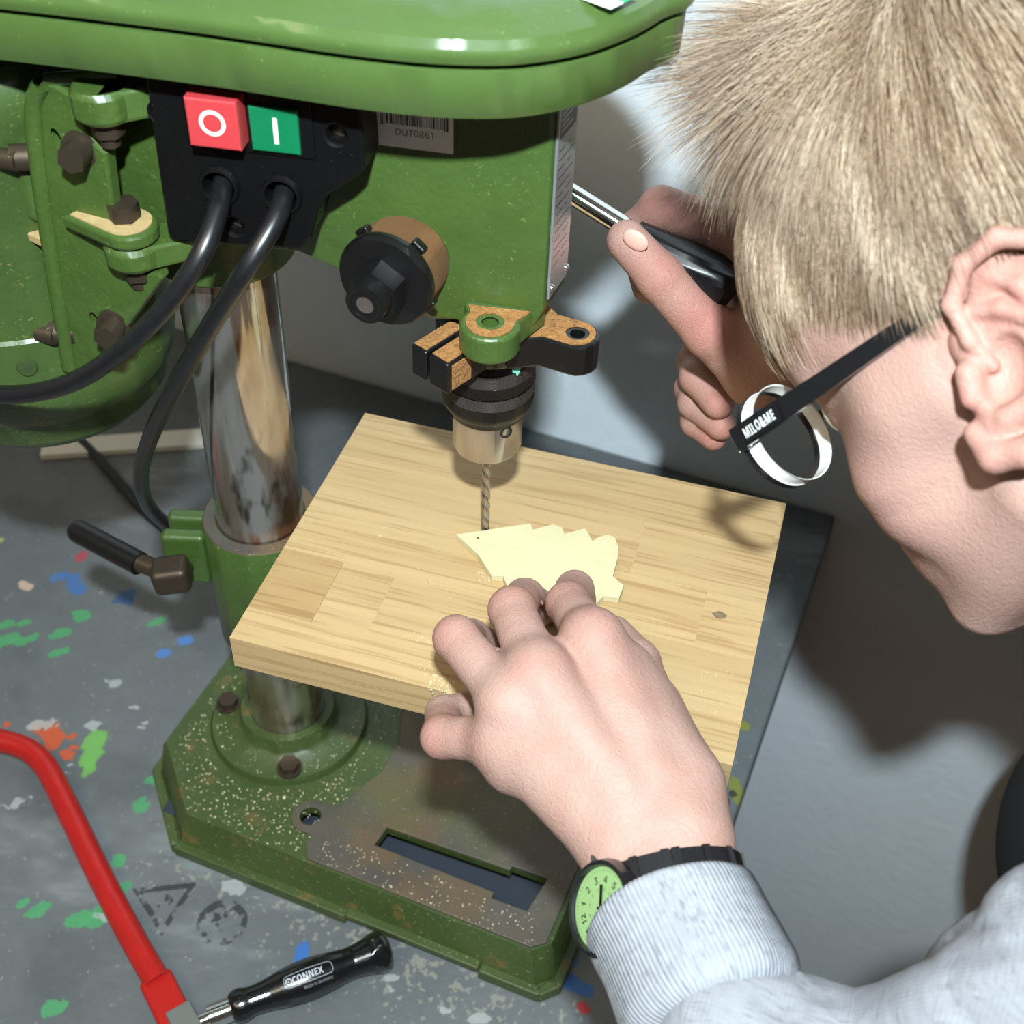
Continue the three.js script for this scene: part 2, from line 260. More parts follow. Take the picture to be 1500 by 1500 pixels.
// --- base
{
  const bot = [[-0.0712, 0.0514], [-0.0302, 0.092], [0.206, 0.092], [0.2147, 0.0834], [0.2147, -0.0834], [0.206, -0.092], [-0.0302, -0.092], [-0.0712, -0.0514]];
  const cx = 0.07, shr = (q, d) => [q[0] + (q[0] < cx ? d : -d), q[1] - Math.sign(q[1]) * d * 0.9];
  const ring = (d, y) => bot.map(q => { const s = shr(q, d); return V(s[0], y, s[1]); }).reverse();
  const sx0 = 0.091, sx1 = 0.190;
  const slot = s => [[sx0, s * 0.046], [0.168, s * 0.0435], [0.1685, s * 0.0405], [sx1, s * 0.040], [0.1865, s * 0.0635], [0.1655, s * 0.064], [0.165, s * 0.060], [0.0895, s * 0.0595]];
  const ear = circlePts(0.046, 0.057, 0.0062, 16), ear2 = circlePts(0.046, -0.057, 0.0062, 16);
  const holes = [slot(1), slot(-1), ear, ear2];
  const skirt = loft([ring(0, 0.004), ring(0.0035, 0.008), ring(0.007, 0.032), ring(0.0085, 0.0345)], { cap0: false, cap1: false });
  const top = flatPoly(ring(0.0085, 0).map(q => [q.x, q.z]), 0.030, 0.035, { holes });
  // lip that stands on the bench in two feet each side, arched between them
  const lips = [];
  const lip = (x0, x1, s, y0, y1) => lips.push(rbox(x1 - x0, y1 - y0, 0.006, 0.0012, [(x0 + x1) / 2, (y0 + y1) / 2, s * 0.091]));
  for (const s of [1, -1]) { lip(-0.030, 0.086, s, 0, 0.009); lip(0.086, 0.170, s, 0.0065, 0.0115); lip(0.170, 0.207, s, 0, 0.009); }
  const seg = (a, b) => { const A = V(a[0], 0.0045, a[1]), B = V(b[0], 0.0045, b[1]); lips.push(rbox(A.distanceTo(B) + 0.002, 0.009, 0.006, 0.0012, [(A.x + B.x) / 2, 0.0045, (A.z + B.z) / 2], [0, Math.atan2(-(B.z - A.z), B.x - A.x), 0])); };
  seg([-0.070, 0.0505], [-0.0302, 0.0908]); seg([-0.070, -0.0505], [-0.0302, -0.0908]); seg([0.206, 0.091], [0.2137, 0.083]); seg([0.206, -0.091], [0.2137, -0.083]); seg([0.2137, 0.083], [0.2137, -0.083]); seg([-0.070, 0.05], [-0.070, -0.05]);
  const base = part('base', boxUV(merge([skirt, top, ...lips])), mGreenBase);
  const pad = [[0.052, 0.074], [0.058, 0.0828], [0.196, 0.0828], [0.2035, 0.077], [0.2035, -0.077], [0.196, -0.0828], [0.058, -0.0828], [0.052, -0.074], [0.0545, -0.069], ...circlePts(0.046, -0.057, 0.0115, 9, -1.2, -5.0), [0.058, -0.044], [0.070, -0.012], [0.070, 0.012], [0.058, 0.044], ...circlePts(0.046, 0.057, 0.0115, 9, 5.0, 1.2), [0.0545, 0.069]];
  mesh('slot_shade_plate', boxUV(rbox(0.25, 0.003, 0.15, 0.001, [0.075, 0.0085, 0])), std({ color: rgb(42, 50, 60), roughness: 0.7 }), base);  // dark plate added under the slots to stand in for the shade inside
  part('machined_pad', boxUV(flatPoly(pad, 0.0345, 0.0368, { holes, bevel: 0.0006 })), mMachined, base).userData.label = 'bare grey machined pad with slots';
  const fl = part('column_flange', boxUV(lathe([[0.0232, 0.034], [0.049, 0.034], [0.049, 0.0375], [0.0475, 0.040], [0.032, 0.0415], [0.0305, 0.043], [0.0295, 0.051], [0.0285, 0.0525], [0.0232, 0.0525]], 64)), mGreenBase);
  for (const a of [1.05, 2.95, 4.9]) mesh('bolt', merge([xf(new THREE.CylinderGeometry(0.0062, 0.0062, 0.006, 6), { p: [0.040 * Math.cos(a), 0.0435, 0.040 * Math.sin(a)] }), xf(new THREE.CylinderGeometry(0.0078, 0.0078, 0.0014, 20), { p: [0.040 * Math.cos(a), 0.0411, 0.040 * Math.sin(a)] })]), mBolt, fl);
}
part('column', xf(new THREE.CylinderGeometry(0.023, 0.023, 0.42, 64, 1, true), { p: [0, 0.255, 0] }), mSteel).userData.label = 'bare steel column with rust stains';
// --- table bracket under the board
{
  const col = part('table_collar', boxUV(lathe([[0.0232, 0.128], [0.030, 0.128], [0.031, 0.130], [0.031, 0.2135], [0.0300, 0.215], [0.0240, 0.215], [0.0232, 0.2142]], 56)), mGreen);
  const e = V(-0.93, 0, 0.36).normalize();
  mesh('clamp_ear', boxUV(rbox(0.024, 0.036, 0.0085, 0.003, [-0.037, 0.187, 0.0205], [0, 0.35, 0])), mGreen, col);
  mesh('clamp_ear', boxUV(rbox(0.024, 0.036, 0.0085, 0.003, [-0.042, 0.187, 0.006], [0, 0.35, 0])), mGreen, col);
  mesh('collar_rim', boxUV(lathe([[0.0236, 0.2146], [0.0240, 0.2154], [0.0300, 0.2154], [0.0306, 0.2144]], 56)), mMachined, col).userData.label = 'bare dusty rim of the collar';
  const arm = part('table_arm', boxUV(rbox(0.10, 0.03, 0.04, 0.006, [0.07, 0.198, 0])), mGreen);
  part('table', boxUV(xf(new THREE.CylinderGeometry(0.062, 0.06, 0.018, 48), { p: [0.132, 0.2243, 0.01] })), mMachined);
  const h = part('clamp_lever', merge([rbox(0.020, 0.017, 0.017, 0.004, [-0.0355, 0.189, 0.0375], [0, 0.5, 0.1]), cylAB(V(-0.0355, 0.187, 0.037), V(-0.041, 0.178, 0.012), 0.0065, 20), cylAB(V(-0.034, 0.1895, 0.038), V(-0.062, 0.1905, 0.0375), 0.0052, 20)]), mBolt);
  mesh('lever_grip', merge([cylAB(atY(205, 826, 0.190), atY(116, 779, 0.190), 0.0066, 24), new THREE.SphereGeometry(0.0066, 20, 12).translate(...atY(116, 779, 0.190).toArray())]), mBlackPaint, h);
}
// --- head casting
const half = x => Math.max(0.0118, SZ - SK * x);
{
  const prof = [[-0.014, 0.508], [0.158, 0.508], [0.158, 0.399], [0.1545, 0.3915], [0.113, 0.388], [0.0803, 0.4045], [0.060, 0.412], [-0.014, 0.409]];
  const g = new THREE.ExtrudeGeometry(shapeOf(prof), { depth: 0.054, bevelEnabled: true, bevelSize: 0.0028, bevelThickness: 0.003, bevelOffset: -0.0028, bevelSegments: 3 });
  g.translate(0, 0, -0.027);
  const sp = g.attributes.position; for (let i = 0; i < sp.count; i++) sp.setZ(i, sp.getZ(i) / 0.03 * half(sp.getX(i)));
  g.computeVertexNormals();
  const head = part('head_casting', boxUV(toCreasedNormals(g, 0.5)), mGreen);
  mesh('column_boss', boxUV(lathe([[0.0235, 0.379], [0.0315, 0.379], [0.0328, 0.3805], [0.0328, 0.42], [0.0235, 0.42]], 56)), mGreen, head);
  const lugC = [0.1415, 0.0275];
  const lugPts = [...circlePts(lugC[0], lugC[1], 0.0122, 20, -0.55, Math.PI + 0.35), [0.118, 0.010], [0.156, 0.004]];
  const lug = mesh('rod_lug', boxUV(flatPoly(lugPts, 0.3862, 0.3985, { holes: [circlePts(lugC[0], lugC[1], 0.0052, 20)], bevel: 0.0016, seg: 3 })), mGreen, head);
  const dl = mesh('sawdust', boxUV(flatPoly([...circlePts(lugC[0], lugC[1], 0.0098, 18, -0.4, Math.PI + 0.25), [0.129, 0.0205], [0.1535, 0.0145]], 0.3984, 0.3991, { holes: [circlePts(lugC[0], lugC[1], 0.0058, 18)] })), mSawdust, lug); dl.userData.kind = 'stuff';
  // name plate on the nose
  const plate = mesh('name_plate', boxUV(rbox(0.0012, 0.092, 0.0205, 0.0004, [0.1588, 0.4495, 0])), std({ map: canvasTex(256, 1024, (c, w, h) => {
    c.fillStyle = '#b9bdbb'; c.fillRect(0, 0, w, h); c.fillStyle = '#3c3f40'; c.fillRect(20, 20, w - 40, 250);
    c.fillStyle = '#c9cccb'; for (let i = 0; i < 9; i++) c.fillRect(36, 44 + i * 24, 90 + (i * 53) % 90, 8);
    c.fillStyle = '#5a5d5e'; for (let i = 0; i < 14; i++) { c.fillRect(28, 320 + i * 42, 70 + (i * 37) % 60, 7); c.fillRect(140, 320 + i * 42, 40 + (i * 29) % 50, 7); }
  }), metalness: 0.7, roughness: 0.22 }), head);
  { const uv = plate.geometry.attributes.uv, p = plate.geometry.attributes.position; for (let i = 0; i < uv.count; i++) uv.setXY(i, 0.5 - p.getZ(i) / 0.0205, (p.getY(i) - 0.4035) / 0.092); }
  plate.userData.label = 'narrow silver data plate';
  for (const [y, z] of [[0.408, 0.0082], [0.408, -0.0082], [0.491, 0.0082], [0.491, -0.0082]]) mesh('rivet', xf(new THREE.SphereGeometry(0.0016, 12, 8), { p: [0.1594, y, z] }), mBright, plate);
  // bar code sticker
  const q = [atSide(553, 150, 0.0006), atSide(553, 212, 0.0006), atSide(664, 226, 0.0006), atSide(664, 164, 0.0006)];
  const sg = new THREE.BufferGeometry(); const hgt = 0.024, wv = q[2].clone().sub(q[1]); const c0 = q[1], c1 = q[2];
  const up = V(0, hgt, 0), n = SN.clone().multiplyScalar(0.0004), P = [c0, c1, c1.clone().add(up), c0.clone().add(up)];
  const bx = []; for (const k of [0, 1]) P.forEach(v => { const t = v.clone().addScaledVector(SN, k ? 0 : -0.0004); bx.push(t.x, t.y, t.z); });
  sg.setAttribute('position', new THREE.Float32BufferAttribute(bx, 3)); sg.setAttribute('uv', new THREE.Float32BufferAttribute([0, 0, 1, 0, 1, 1, 0, 1, 0, 0, 1, 0, 1, 1, 0, 1], 2));
  sg.setIndex([4, 5, 6, 4, 6, 7, 0, 2, 1, 0, 3, 2, 0, 1, 5, 0, 5, 4, 1, 2, 6, 1, 6, 5, 2, 3, 7, 2, 7, 6, 3, 0, 4, 3, 4, 7]); sg.computeVertexNormals();
  mesh('barcode_sticker', sg.toNonIndexed(), std({ roughness: 0.55, map: canvasTex(512, 440, (c, w, h) => {
    c.fillStyle = '#ecebe4'; c.fillRect(0, 0, w, h); c.fillStyle = '#17171c'; let x = 26, k = 0; seed = 77;
    while (x < w - 30) { const bw = 3 + Math.floor(rnd() * 4) * 3; c.fillRect(x, 0, bw, 286 - (x > 60 && x < w - 70 ? 12 : 0)); x += bw + 4 + Math.floor(rnd() * 3) * 3; }
    c.font = '66px sans-serif'; c.textAlign = 'center'; c.fillStyle = '#26262c'; c.fillText('DUT0861', w / 2, 350);
  }) }), head);
  // quill, return-spring cap with its nut on the near flank
  const ax = V(0.02, 0, 1).normalize(), hc = V(0.1035, 0.4165, 0.0255);
  const cap = part('spring_cap', latheAB(hc.clone().addScaledVector(ax, -0.004), ax, [[0, 0.0], [0.0176, 0.0], [0.0176, 0.0175], [0.0188, 0.0175], [0.0196, 0.0185], [0.0196, 0.0215], [0.0185, 0.0232], [0.0150, 0.0240], [0.006, 0.0243], [0, 0.0243]], 56), mBlackPaint);
  const dust = mesh('sawdust', latheAB(hc.clone().addScaledVector(ax, -0.004), ax, [[0.0178, 0.0006], [0.0184, 0.004], [0.0182, 0.009], [0.0184, 0.014], [0.0179, 0.0172]], 48), mSawdust, cap); dust.userData.kind = 'stuff';
  for (const a of [0.9, 2.2, -0.55, -2.4]) mesh('notch_tooth', rbox(0.004, 0.006, 0.004, 0.0008, [hc.x + 0.0187 * Math.cos(a), hc.y + 0.0187 * Math.sin(a), hc.z + 0.011], [0, 0, a]), mBlackPaint, cap);
  const tip = hc.clone().addScaledVector(ax, 0.0203);
  mesh('hex_nut', merge([toCreasedNormals(cylAB(tip, tip.clone().addScaledVector(ax, 0.0090), 0.0112, 6, 0.0106), 0.3), cylAB(tip.clone().addScaledVector(ax, 0.0088), tip.clone().addScaledVector(ax, 0.015), 0.0084, 28, 0.0080)]), phy({ color: rgb(44, 43, 43), metalness: 0.7, roughness: 0.34 }), cap);
  mesh('stud', latheAB(tip.clone().addScaledVector(ax, 0.0148), ax, [[0.0070, 0.0004], [0.0058, 0.0006], [0.0056, -0.003], [0, -0.003]], 28), std({ color: rgb(58, 56, 54), metalness: 0.8, roughness: 0.3 }), cap);
  mesh('stud_core', latheAB(tip.clone().addScaledVector(ax, 0.012), ax, [[0.0046, 0], [0.0046, 0.0026], [0.003, 0.0032], [0, 0.0032]], 24), mBright, cap);
}
part('quill', xf(new THREE.CylinderGeometry(0.0172, 0.0172, 0.04, 48), { p: [0.13, 0.382, 0] }), mBright);
// --- black depth stop clamp round the quill
{
  const y0 = 0.3695, y1 = 0.3845, A = atY(846, 489, y1), E = [atY(633, 492, y1), atY(660, 505, y1)];
  const armDir = V(A.x - 0.13, 0, A.z).normalize(), side2 = V(-armDir.z, 0, armDir.x);
  const P = (f, s) => [0.13 + armDir.x * f + side2.x * s, armDir.z * f + side2.z * s];
  const L = Math.hypot(A.x - 0.13, A.z), armPts = [P(0.016, 0.017), P(0.027, 0.009), P(L, 0.0092), ...[1.2, 0.8, 0.4, 0, -0.4, -0.8, -1.2].map(t => P(L + 0.0095 * Math.cos(t), 0.0095 * Math.sin(t))), P(L, -0.0092), P(0.027, -0.009), P(0.016, -0.017)];
  const st = part('depth_stop_clamp', merge([lathe([[0.0174, y0], [0.0222, y0], [0.0228, y0 + 0.001], [0.0228, y1 - 0.001], [0.0222, y1], [0.0174, y1]], 56, [0.13, 0, 0]),
    flatPoly(armPts.reverse(), y0, y1, { holes: [circlePts(A.x, A.z, 0.0042, 18)], bevel: 0.001 })]), mBlackPaint);
  const d1 = mesh('sawdust', boxUV(flatPoly(armPts.map(q => [mix(q[0], 0.16, 0.10), mix(q[1], A.z, 0.10)]), y1, y1 + 0.0006, { holes: [circlePts(A.x, A.z, 0.005, 16)] })), mSawdust, st); d1.userData.kind = 'stuff';
  // two split ears towards the bench front
  const ed = V(-0.35, 0, 1).normalize(), es = V(ed.z, 0, -ed.x);
  const ears = [], dusts = [];
  for (const s of [-0.0062, 0.0048]) {
    const c = V(0.1245, 0, 0.0285).addScaledVector(es, s), w = s < 0 ? 0.0085 : 0.0105, yaw = Math.atan2(ed.x, ed.z);
    ears.push(rbox(w, y1 - y0, 0.024, 0.0012, [c.x, (y0 + y1) / 2, c.z], [0, yaw, 0])); dusts.push(rbox(w - 0.0018, 0.0009, 0.0215, 0.0003, [c.x, y1 + 0.0003, c.z], [0, yaw, 0]));
    if (s > 0) dusts.push(rbox(0.0008, y1 - y0 - 0.003, 0.011, 0.0003, [c.x + es.x * (w / 2 + 0.0002) + ed.x * 0.004, (y0 + y1) / 2, c.z + es.z * (w / 2 + 0.0002) + ed.z * 0.004], [0, yaw, 0]));
  }
  mesh('split_ears', merge(ears), mBlackPaint, st);
  const d2 = mesh('sawdust', boxUV(merge(dusts)), mSawdust, st); d2.userData.kind = 'stuff';
}
// --- chuck and bit
{
  const knurl = tex(256, 128, (u, v) => 255 * (0.5 + 0.25 * Math.sin((u * 24 + v * 8) * 6.2832) + 0.25 * Math.sin((u * 24 - v * 8) * 6.2832)), { srgb: false, rep: [6, 1] });
  const mKnurl = std({ map: tex(512, 64, (u, v) => lerp3([34, 31, 30], [96, 90, 86], 0.5 + 0.25 * Math.sin((u * 96 + v * 6) * 6.2832) + 0.25 * Math.sin((u * 96 - v * 6) * 6.2832)), { rep: [1, 1] }), roughness: 0.5, metalness: 0.5, bumpMap: knurl, bumpScale: 0.0003 });
  const ck = part('chuck', lathe([[0.010, 0.371], [0.0178, 0.3705], [0.0196, 0.3685], [0.0205, 0.366], [0.0206, 0.3645], [0.0200, 0.3638], [0.0200, 0.3572], [0.0204, 0.3568], [0.0204, 0.3512], [0.0200, 0.3508], [0.0200, 0.3448], [0.0204, 0.3446], [0.0204, 0.3400], [0.0198, 0.3375], [0.0180, 0.3345], [0.0170, 0.3335], [0.0168, 0.3318], [0.0155, 0.3310]], 64, [0.13, 0, 0]), mBlackMetal);
  mesh('knurled_band', lathe([[0.0206, 0.3640], [0.0206, 0.3573]], 64, [0.13, 0, 0]), mKnurl, ck);
  mesh('knurled_band', lathe([[0.0206, 0.3508], [0.0206, 0.3450]], 64, [0.13, 0, 0]), mKnurl, ck);
  mesh('nose', lathe([[0.0158, 0.3325], [0.0157, 0.3125], [0.0148, 0.3108], [0.0045, 0.3085], [0.0030, 0.3080], [0, 0.308]], 64, [0.13, 0, 0]), mChuckSteel, ck).userData.label = 'bare steel chuck nose';
  for (let i = 0; i < 3; i++) { const a = 0.62 + i * 2.0944, d = V(Math.cos(a), 0, Math.sin(a)); mesh('key_hole', latheAB(V(0.13, 0.3285, 0).addScaledVector(d, 0.0144), d, [[0, 0], [0.0022, 0], [0.0022, 0.0016], [0.0029, 0.0018], [0.0030, 0.0012]], 18), std({ color: rgb(22, 20, 20), roughness: 0.6 }), ck); }
  const tp = []; for (let i = 0; i < 10; i++) { const a = 0.48 + i * 0.024, w = [0.2, 0.6, 0.8, 1, 1, 1, 0.95, 0.9, 0.7, 0.3][i]; const lo = 0.3668 - 0.0042 * w * (i < 5 ? 1 : 0.55); tp.push([V(0.13 + 0.02085 * Math.cos(a), 0.3672, 0.02085 * Math.sin(a)), V(0.13 + 0.0209 * Math.cos(a), lo, 0.0209 * Math.sin(a))]); }
  mesh('paint_fleck', loft([tp.map(q => q[1]), tp.map(q => q[0])], { cap0: false, cap1: false, closed: false }), mTurq, ck).userData.label = 'turquoise paint fleck';
  // twist drill: two-flute cross-section swept with a twist
  const loops = []; const R = 0.0021, y0 = 0.2545, y1 = 0.310;
  for (let k = 0; k <= 70; k++) {
    const y = mix(y0, y1, k / 70), tw = (y - y0) / 0.014 * Math.PI * 2, fl = y > y1 - 0.006 ? 0 : 1, tipk = clamp((y - y0) / 0.0014), l = [];
    for (let i = 0; i < 20; i++) { const a = i / 20 * Math.PI * 2, rad = R * tipk * (1 - fl * 0.5 * Math.pow(Math.max(0, Math.cos(2 * a)), 2)); l.push(V(0.13 + rad * Math.cos(a + tw), y, rad * Math.sin(a + tw))); }
    loops.push(l.reverse());
  }
  part('drill_bit', loft(loops), std({ color: rgb(158, 150, 144), metalness: 0.95, roughness: 0.26 }));
}
// --- belt cover: a lower tray and a lid with a rounded edge
{
  const near = [[-0.2550, 0.1142], [-0.1600, 0.1122], [-0.0900, 0.1022], [-0.0177, 0.0850], [0.0540, 0.0715], [0.1070, 0.0645], [0.1305, 0.0595], [0.1452, 0.0540], [0.1555, 0.0485], [0.1650, 0.0402], [0.1725, 0.0310], [0.1780, 0.0210], [0.1833, 0.0075], [0.1870, -0.0075]];
  const far = [[0.1918, -0.018], [0.188, -0.036], [0.180, -0.052], [0.166, -0.066], [0.146, -0.077], [0.114, -0.084], [0.06, -0.092], [-0.01, -0.104], [-0.11, -0.120], [-0.20, -0.127], [-0.252, -0.115], [-0.272, -0.06], [-0.274, 0.05], [-0.268, 0.100]];
  const out = [...near, ...far];
  // smooth closed outline, evenly sampled
  const cc = new THREE.CatmullRomCurve3(out.map(q => V(q[0], 0, q[1])), true, 'centripetal'), N = 220, base = cc.getSpacedPoints(N).slice(0, N);
  const nrm = base.map((q, i) => { const t = base[(i + 1) % N].clone().sub(base[(i + N - 1) % N]).normalize(); return V(-t.z, 0, t.x); });
  let cen = V(); base.forEach(q => cen.add(q)); cen.divideScalar(N);
  nrm.forEach((n, i) => { if (n.dot(base[i].clone().sub(cen)) < 0) n.negate(); });
  const ring = (d, y) => base.map((q, i) => V(q.x + nrm[i].x * d, y, q.z + nrm[i].z * d));
  const order = nrm[0].clone().cross(base[1].clone().sub(base[0])).y > 0 ? l => l.reverse() : l => l;
  const L = prof => loft(prof.map(([d, y]) => order(ring(d, y))), { cap0: true, cap1: true });
  const tray = part('belt_guard', boxUV(L([[-0.004, 0.4962], [-0.0012, 0.4965], [0, 0.4982], [0.0006, 0.5132], [-0.002, 0.5142], [-0.003, 0.5187]])), mGreenSheet);
  part('belt_cover_lid', boxUV(L([[-0.001, 0.5161], [0.0024, 0.5163], [0.0032, 0.5178], [0.0030, 0.5215], [0.0015, 0.5242], [-0.0015, 0.5254], [-0.0045, 0.5257], [-0.0058, 0.5261], [-0.0075, 0.5272], [-0.0105, 0.5281], [-0.018, 0.5285], [-0.04, 0.5288]])), mGreenSheet);
  // a torn sticker on the lid
  const c = atY(872, -6, 0.5284), dx = V(0.95, 0, 0.31).normalize(), dz = V(-dx.z, 0, dx.x), w = 0.024, h = 0.014;
  const g = new THREE.BoxGeometry(w, 0.0004, h).applyMatrix4(new THREE.Matrix4().makeBasis(dx, V(0, 1, 0), dz).setPosition(c.x - 0.001, 0.5287, c.z - 0.002));
  const p = g.attributes.position, uv = g.attributes.uv; for (let i = 0; i < p.count; i++) { const q = V().fromBufferAttribute(p, i).sub(V(c.x - 0.001, 0, c.z - 0.002)); uv.setXY(i, q.dot(dx) / w + 0.5, 0.5 - q.dot(dz) / h); }
  part('lid_sticker', g, std({ roughness: 0.5, map: canvasTex(320, 170, (x, W, H) => {
    x.fillStyle = '#e9efe2'; x.fillRect(0, 0, W, H); x.fillStyle = '#39c47c'; x.fillRect(95, 0, W, 100); x.fillStyle = '#e9efe2'; x.fillRect(95, 90, W, 80);
    x.fillStyle = '#cfe9a8'; x.beginPath(); x.moveTo(0, 0); x.lineTo(90, 0); x.lineTo(70, 60); x.lineTo(95, 110); x.lineTo(40, 150); x.lineTo(0, 170); x.fill();
    x.fillStyle = '#0d5a34'; x.font = 'bold 62px sans-serif'; x.fillText('SSTOFFE', 100, 84);
  }) })).userData.label = 'torn white and green sticker';
}
// --- switch box on the flank
{
  const o = 0.0205, up = V(0, 1, 0), along = V(1, 0, -SK).normalize();
  const F = (px, py) => atSide(px, py, o);
  const org = atSide(213, 130, o); const to2 = v => [v.clone().sub(org).dot(along), v.y - org.y];
  const outl = [[209, 92], [245, 342], [252, 352], [440, 366], [456, 348], [466, 310], [478, 288], [520, 262], [535, 248], [526, 128]].map(q => to2(F(...q)));
  const sh = shapeOf(outl);
  const holesPx = [[234, 165, 0.0036], [492, 198, 0.0036], [343, 332, 0.0036]];
  for (const [x, y, r] of [...holesPx, [322, 272, 0.0068], [413, 285, 0.0068]]) { const c = to2(F(x, y)), k = new THREE.Path(); k.absarc(c[0], c[1], r, 0, 6.2832, true); sh.holes.push(k); }
  const g = new THREE.ExtrudeGeometry(sh, { depth: 0.0185, bevelEnabled: true, bevelSize: 0.0012, bevelThickness: 0.0012, bevelOffset: -0.0012, bevelSegments: 2, curveSegments: 20 });
  const M = new THREE.Matrix4().makeBasis(along, up, SN).setPosition(org.clone().addScaledVector(SN, -0.0197)); g.applyMatrix4(M);
  const sw = part('switch_box', boxUV(g), mBlackPlastic);
  sw.userData.label = 'black switch box with red and green buttons';
  const flat = (pts, d, off, name, mat, par, bev = 0.0008) => { const gg = new THREE.ExtrudeGeometry(shapeOf(pts), { depth: d - 2 * bev, bevelEnabled: true, bevelSize: bev, bevelThickness: bev, bevelOffset: -bev, bevelSegments: 3 }); gg.applyMatrix4(new THREE.Matrix4().makeBasis(along, up, SN).setPosition(org.clone().addScaledVector(SN, off + bev))); return mesh(name, boxUV(gg), mat, par); };
  const rect = (cx, cy, w, h) => [[cx - w / 2, cy - h / 2], [cx + w / 2, cy - h / 2], [cx + w / 2, cy + h / 2], [cx - w / 2, cy + h / 2]];
  const rc = to2(atSide(312, 182, 0.0295)), gc = to2(atSide(402, 191, 0.023));
  flat(rect((rc[0] + gc[0]) / 2, (rc[1] + gc[1]) / 2 + 0.001, 0.047, 0.0265), 0.0012, 0, 'button_frame', mBlackPlastic, sw);
  const red = flat(rect(rc[0], rc[1], 0.0188, 0.0182), 0.0095, 0, 'stop_button', mRed, sw), grn = flat(rect(gc[0], gc[1], 0.0178, 0.0170), 0.0030, 0, 'start_button', mGreenBtn, sw);
  red.userData.label = 'red stop button marked O'; grn.userData.label = 'green start button marked I';
  const ringG = new THREE.RingGeometry(0.0034, 0.0048, 40).scale(1, 1, 1).applyMatrix4(new THREE.Matrix4().makeBasis(along, up, SN).setPosition(org.clone().addScaledVector(along, rc[0]).addScaledVector(up, rc[1] + 0.0006).addScaledVector(SN, 0.00955))); mesh('circle_mark', ringG, mWhiteMark, red);
  flat(rect(gc[0] + 0.0006, gc[1], 0.0016, 0.0098), 0.0002, 0.00295, 'bar_mark', mWhiteMark, grn, 0.00005);
  for (const [x, y, r] of holesPx) mesh('screw', latheAB(F(x, y).addScaledVector(SN, -0.006), SN, [[0, 0], [0.0034, 0]], 20), mBolt, sw);
  for (const [x, y] of [[322, 272], [413, 285]]) mesh('grommet', latheAB(F(x, y).addScaledVector(SN, -0.012), SN, [[0.0056, 0], [0.0056, 0.012], [0.0062, 0.0138], [0.0072, 0.0138], [0.0078, 0.0125], [0.0078, 0.0112], [0.0066, 0.011]], 32), mBlackPlastic, sw);
  // cables
  const c1 = [F(318, 266).addScaledVector(SN, -0.010), atSide(324, 283, 0.024), atSide(318, 312, 0.034), atZ(296, 370, 0.084), atZ(250, 440, 0.094), atZ(180, 512, 0.102), atZ(100, 562, 0.106), atZ(10, 578, 0.108), atZ(-90, 560, 0.106), atZ(-220, 480, 0.09)];
  const cab = pts => { const gg = tube(pts, 0.0039, 160, 16), uv = gg.attributes.uv; for (let i = 0; i < uv.count; i++) uv.setXY(i, uv.getX(i) * 14, uv.getY(i)); return gg; };
  part('motor_cable', cab(c1), mCable);
  const c2 = [F(409, 280).addScaledVector(SN, -0.010), atSide(413, 298, 0.024), atSide(402, 325, 0.032), atZ(362, 392, 0.078), atZ(318, 462, 0.080), atZ(268, 545, 0.076), atZ(228, 622, 0.064), atZ(207, 690, 0.042), atZ(214, 735, 0.018), atZ(240, 765, -0.010), atZ(262, 778, -0.03), atZ(300, 800, -0.05), atZ(340, 840, -0.055), atZ(370, 900, -0.055)];
  part('power_cable', cab(c2), mCable);
  part('mains_lead', cab([[-40, 560], [40, 598], [90, 625], [128, 655], [172, 705], [214, 752], [262, 790], [312, 820], [352, 850]].map(q => atY(q[0], q[1], 0.0041))), mCable);
}
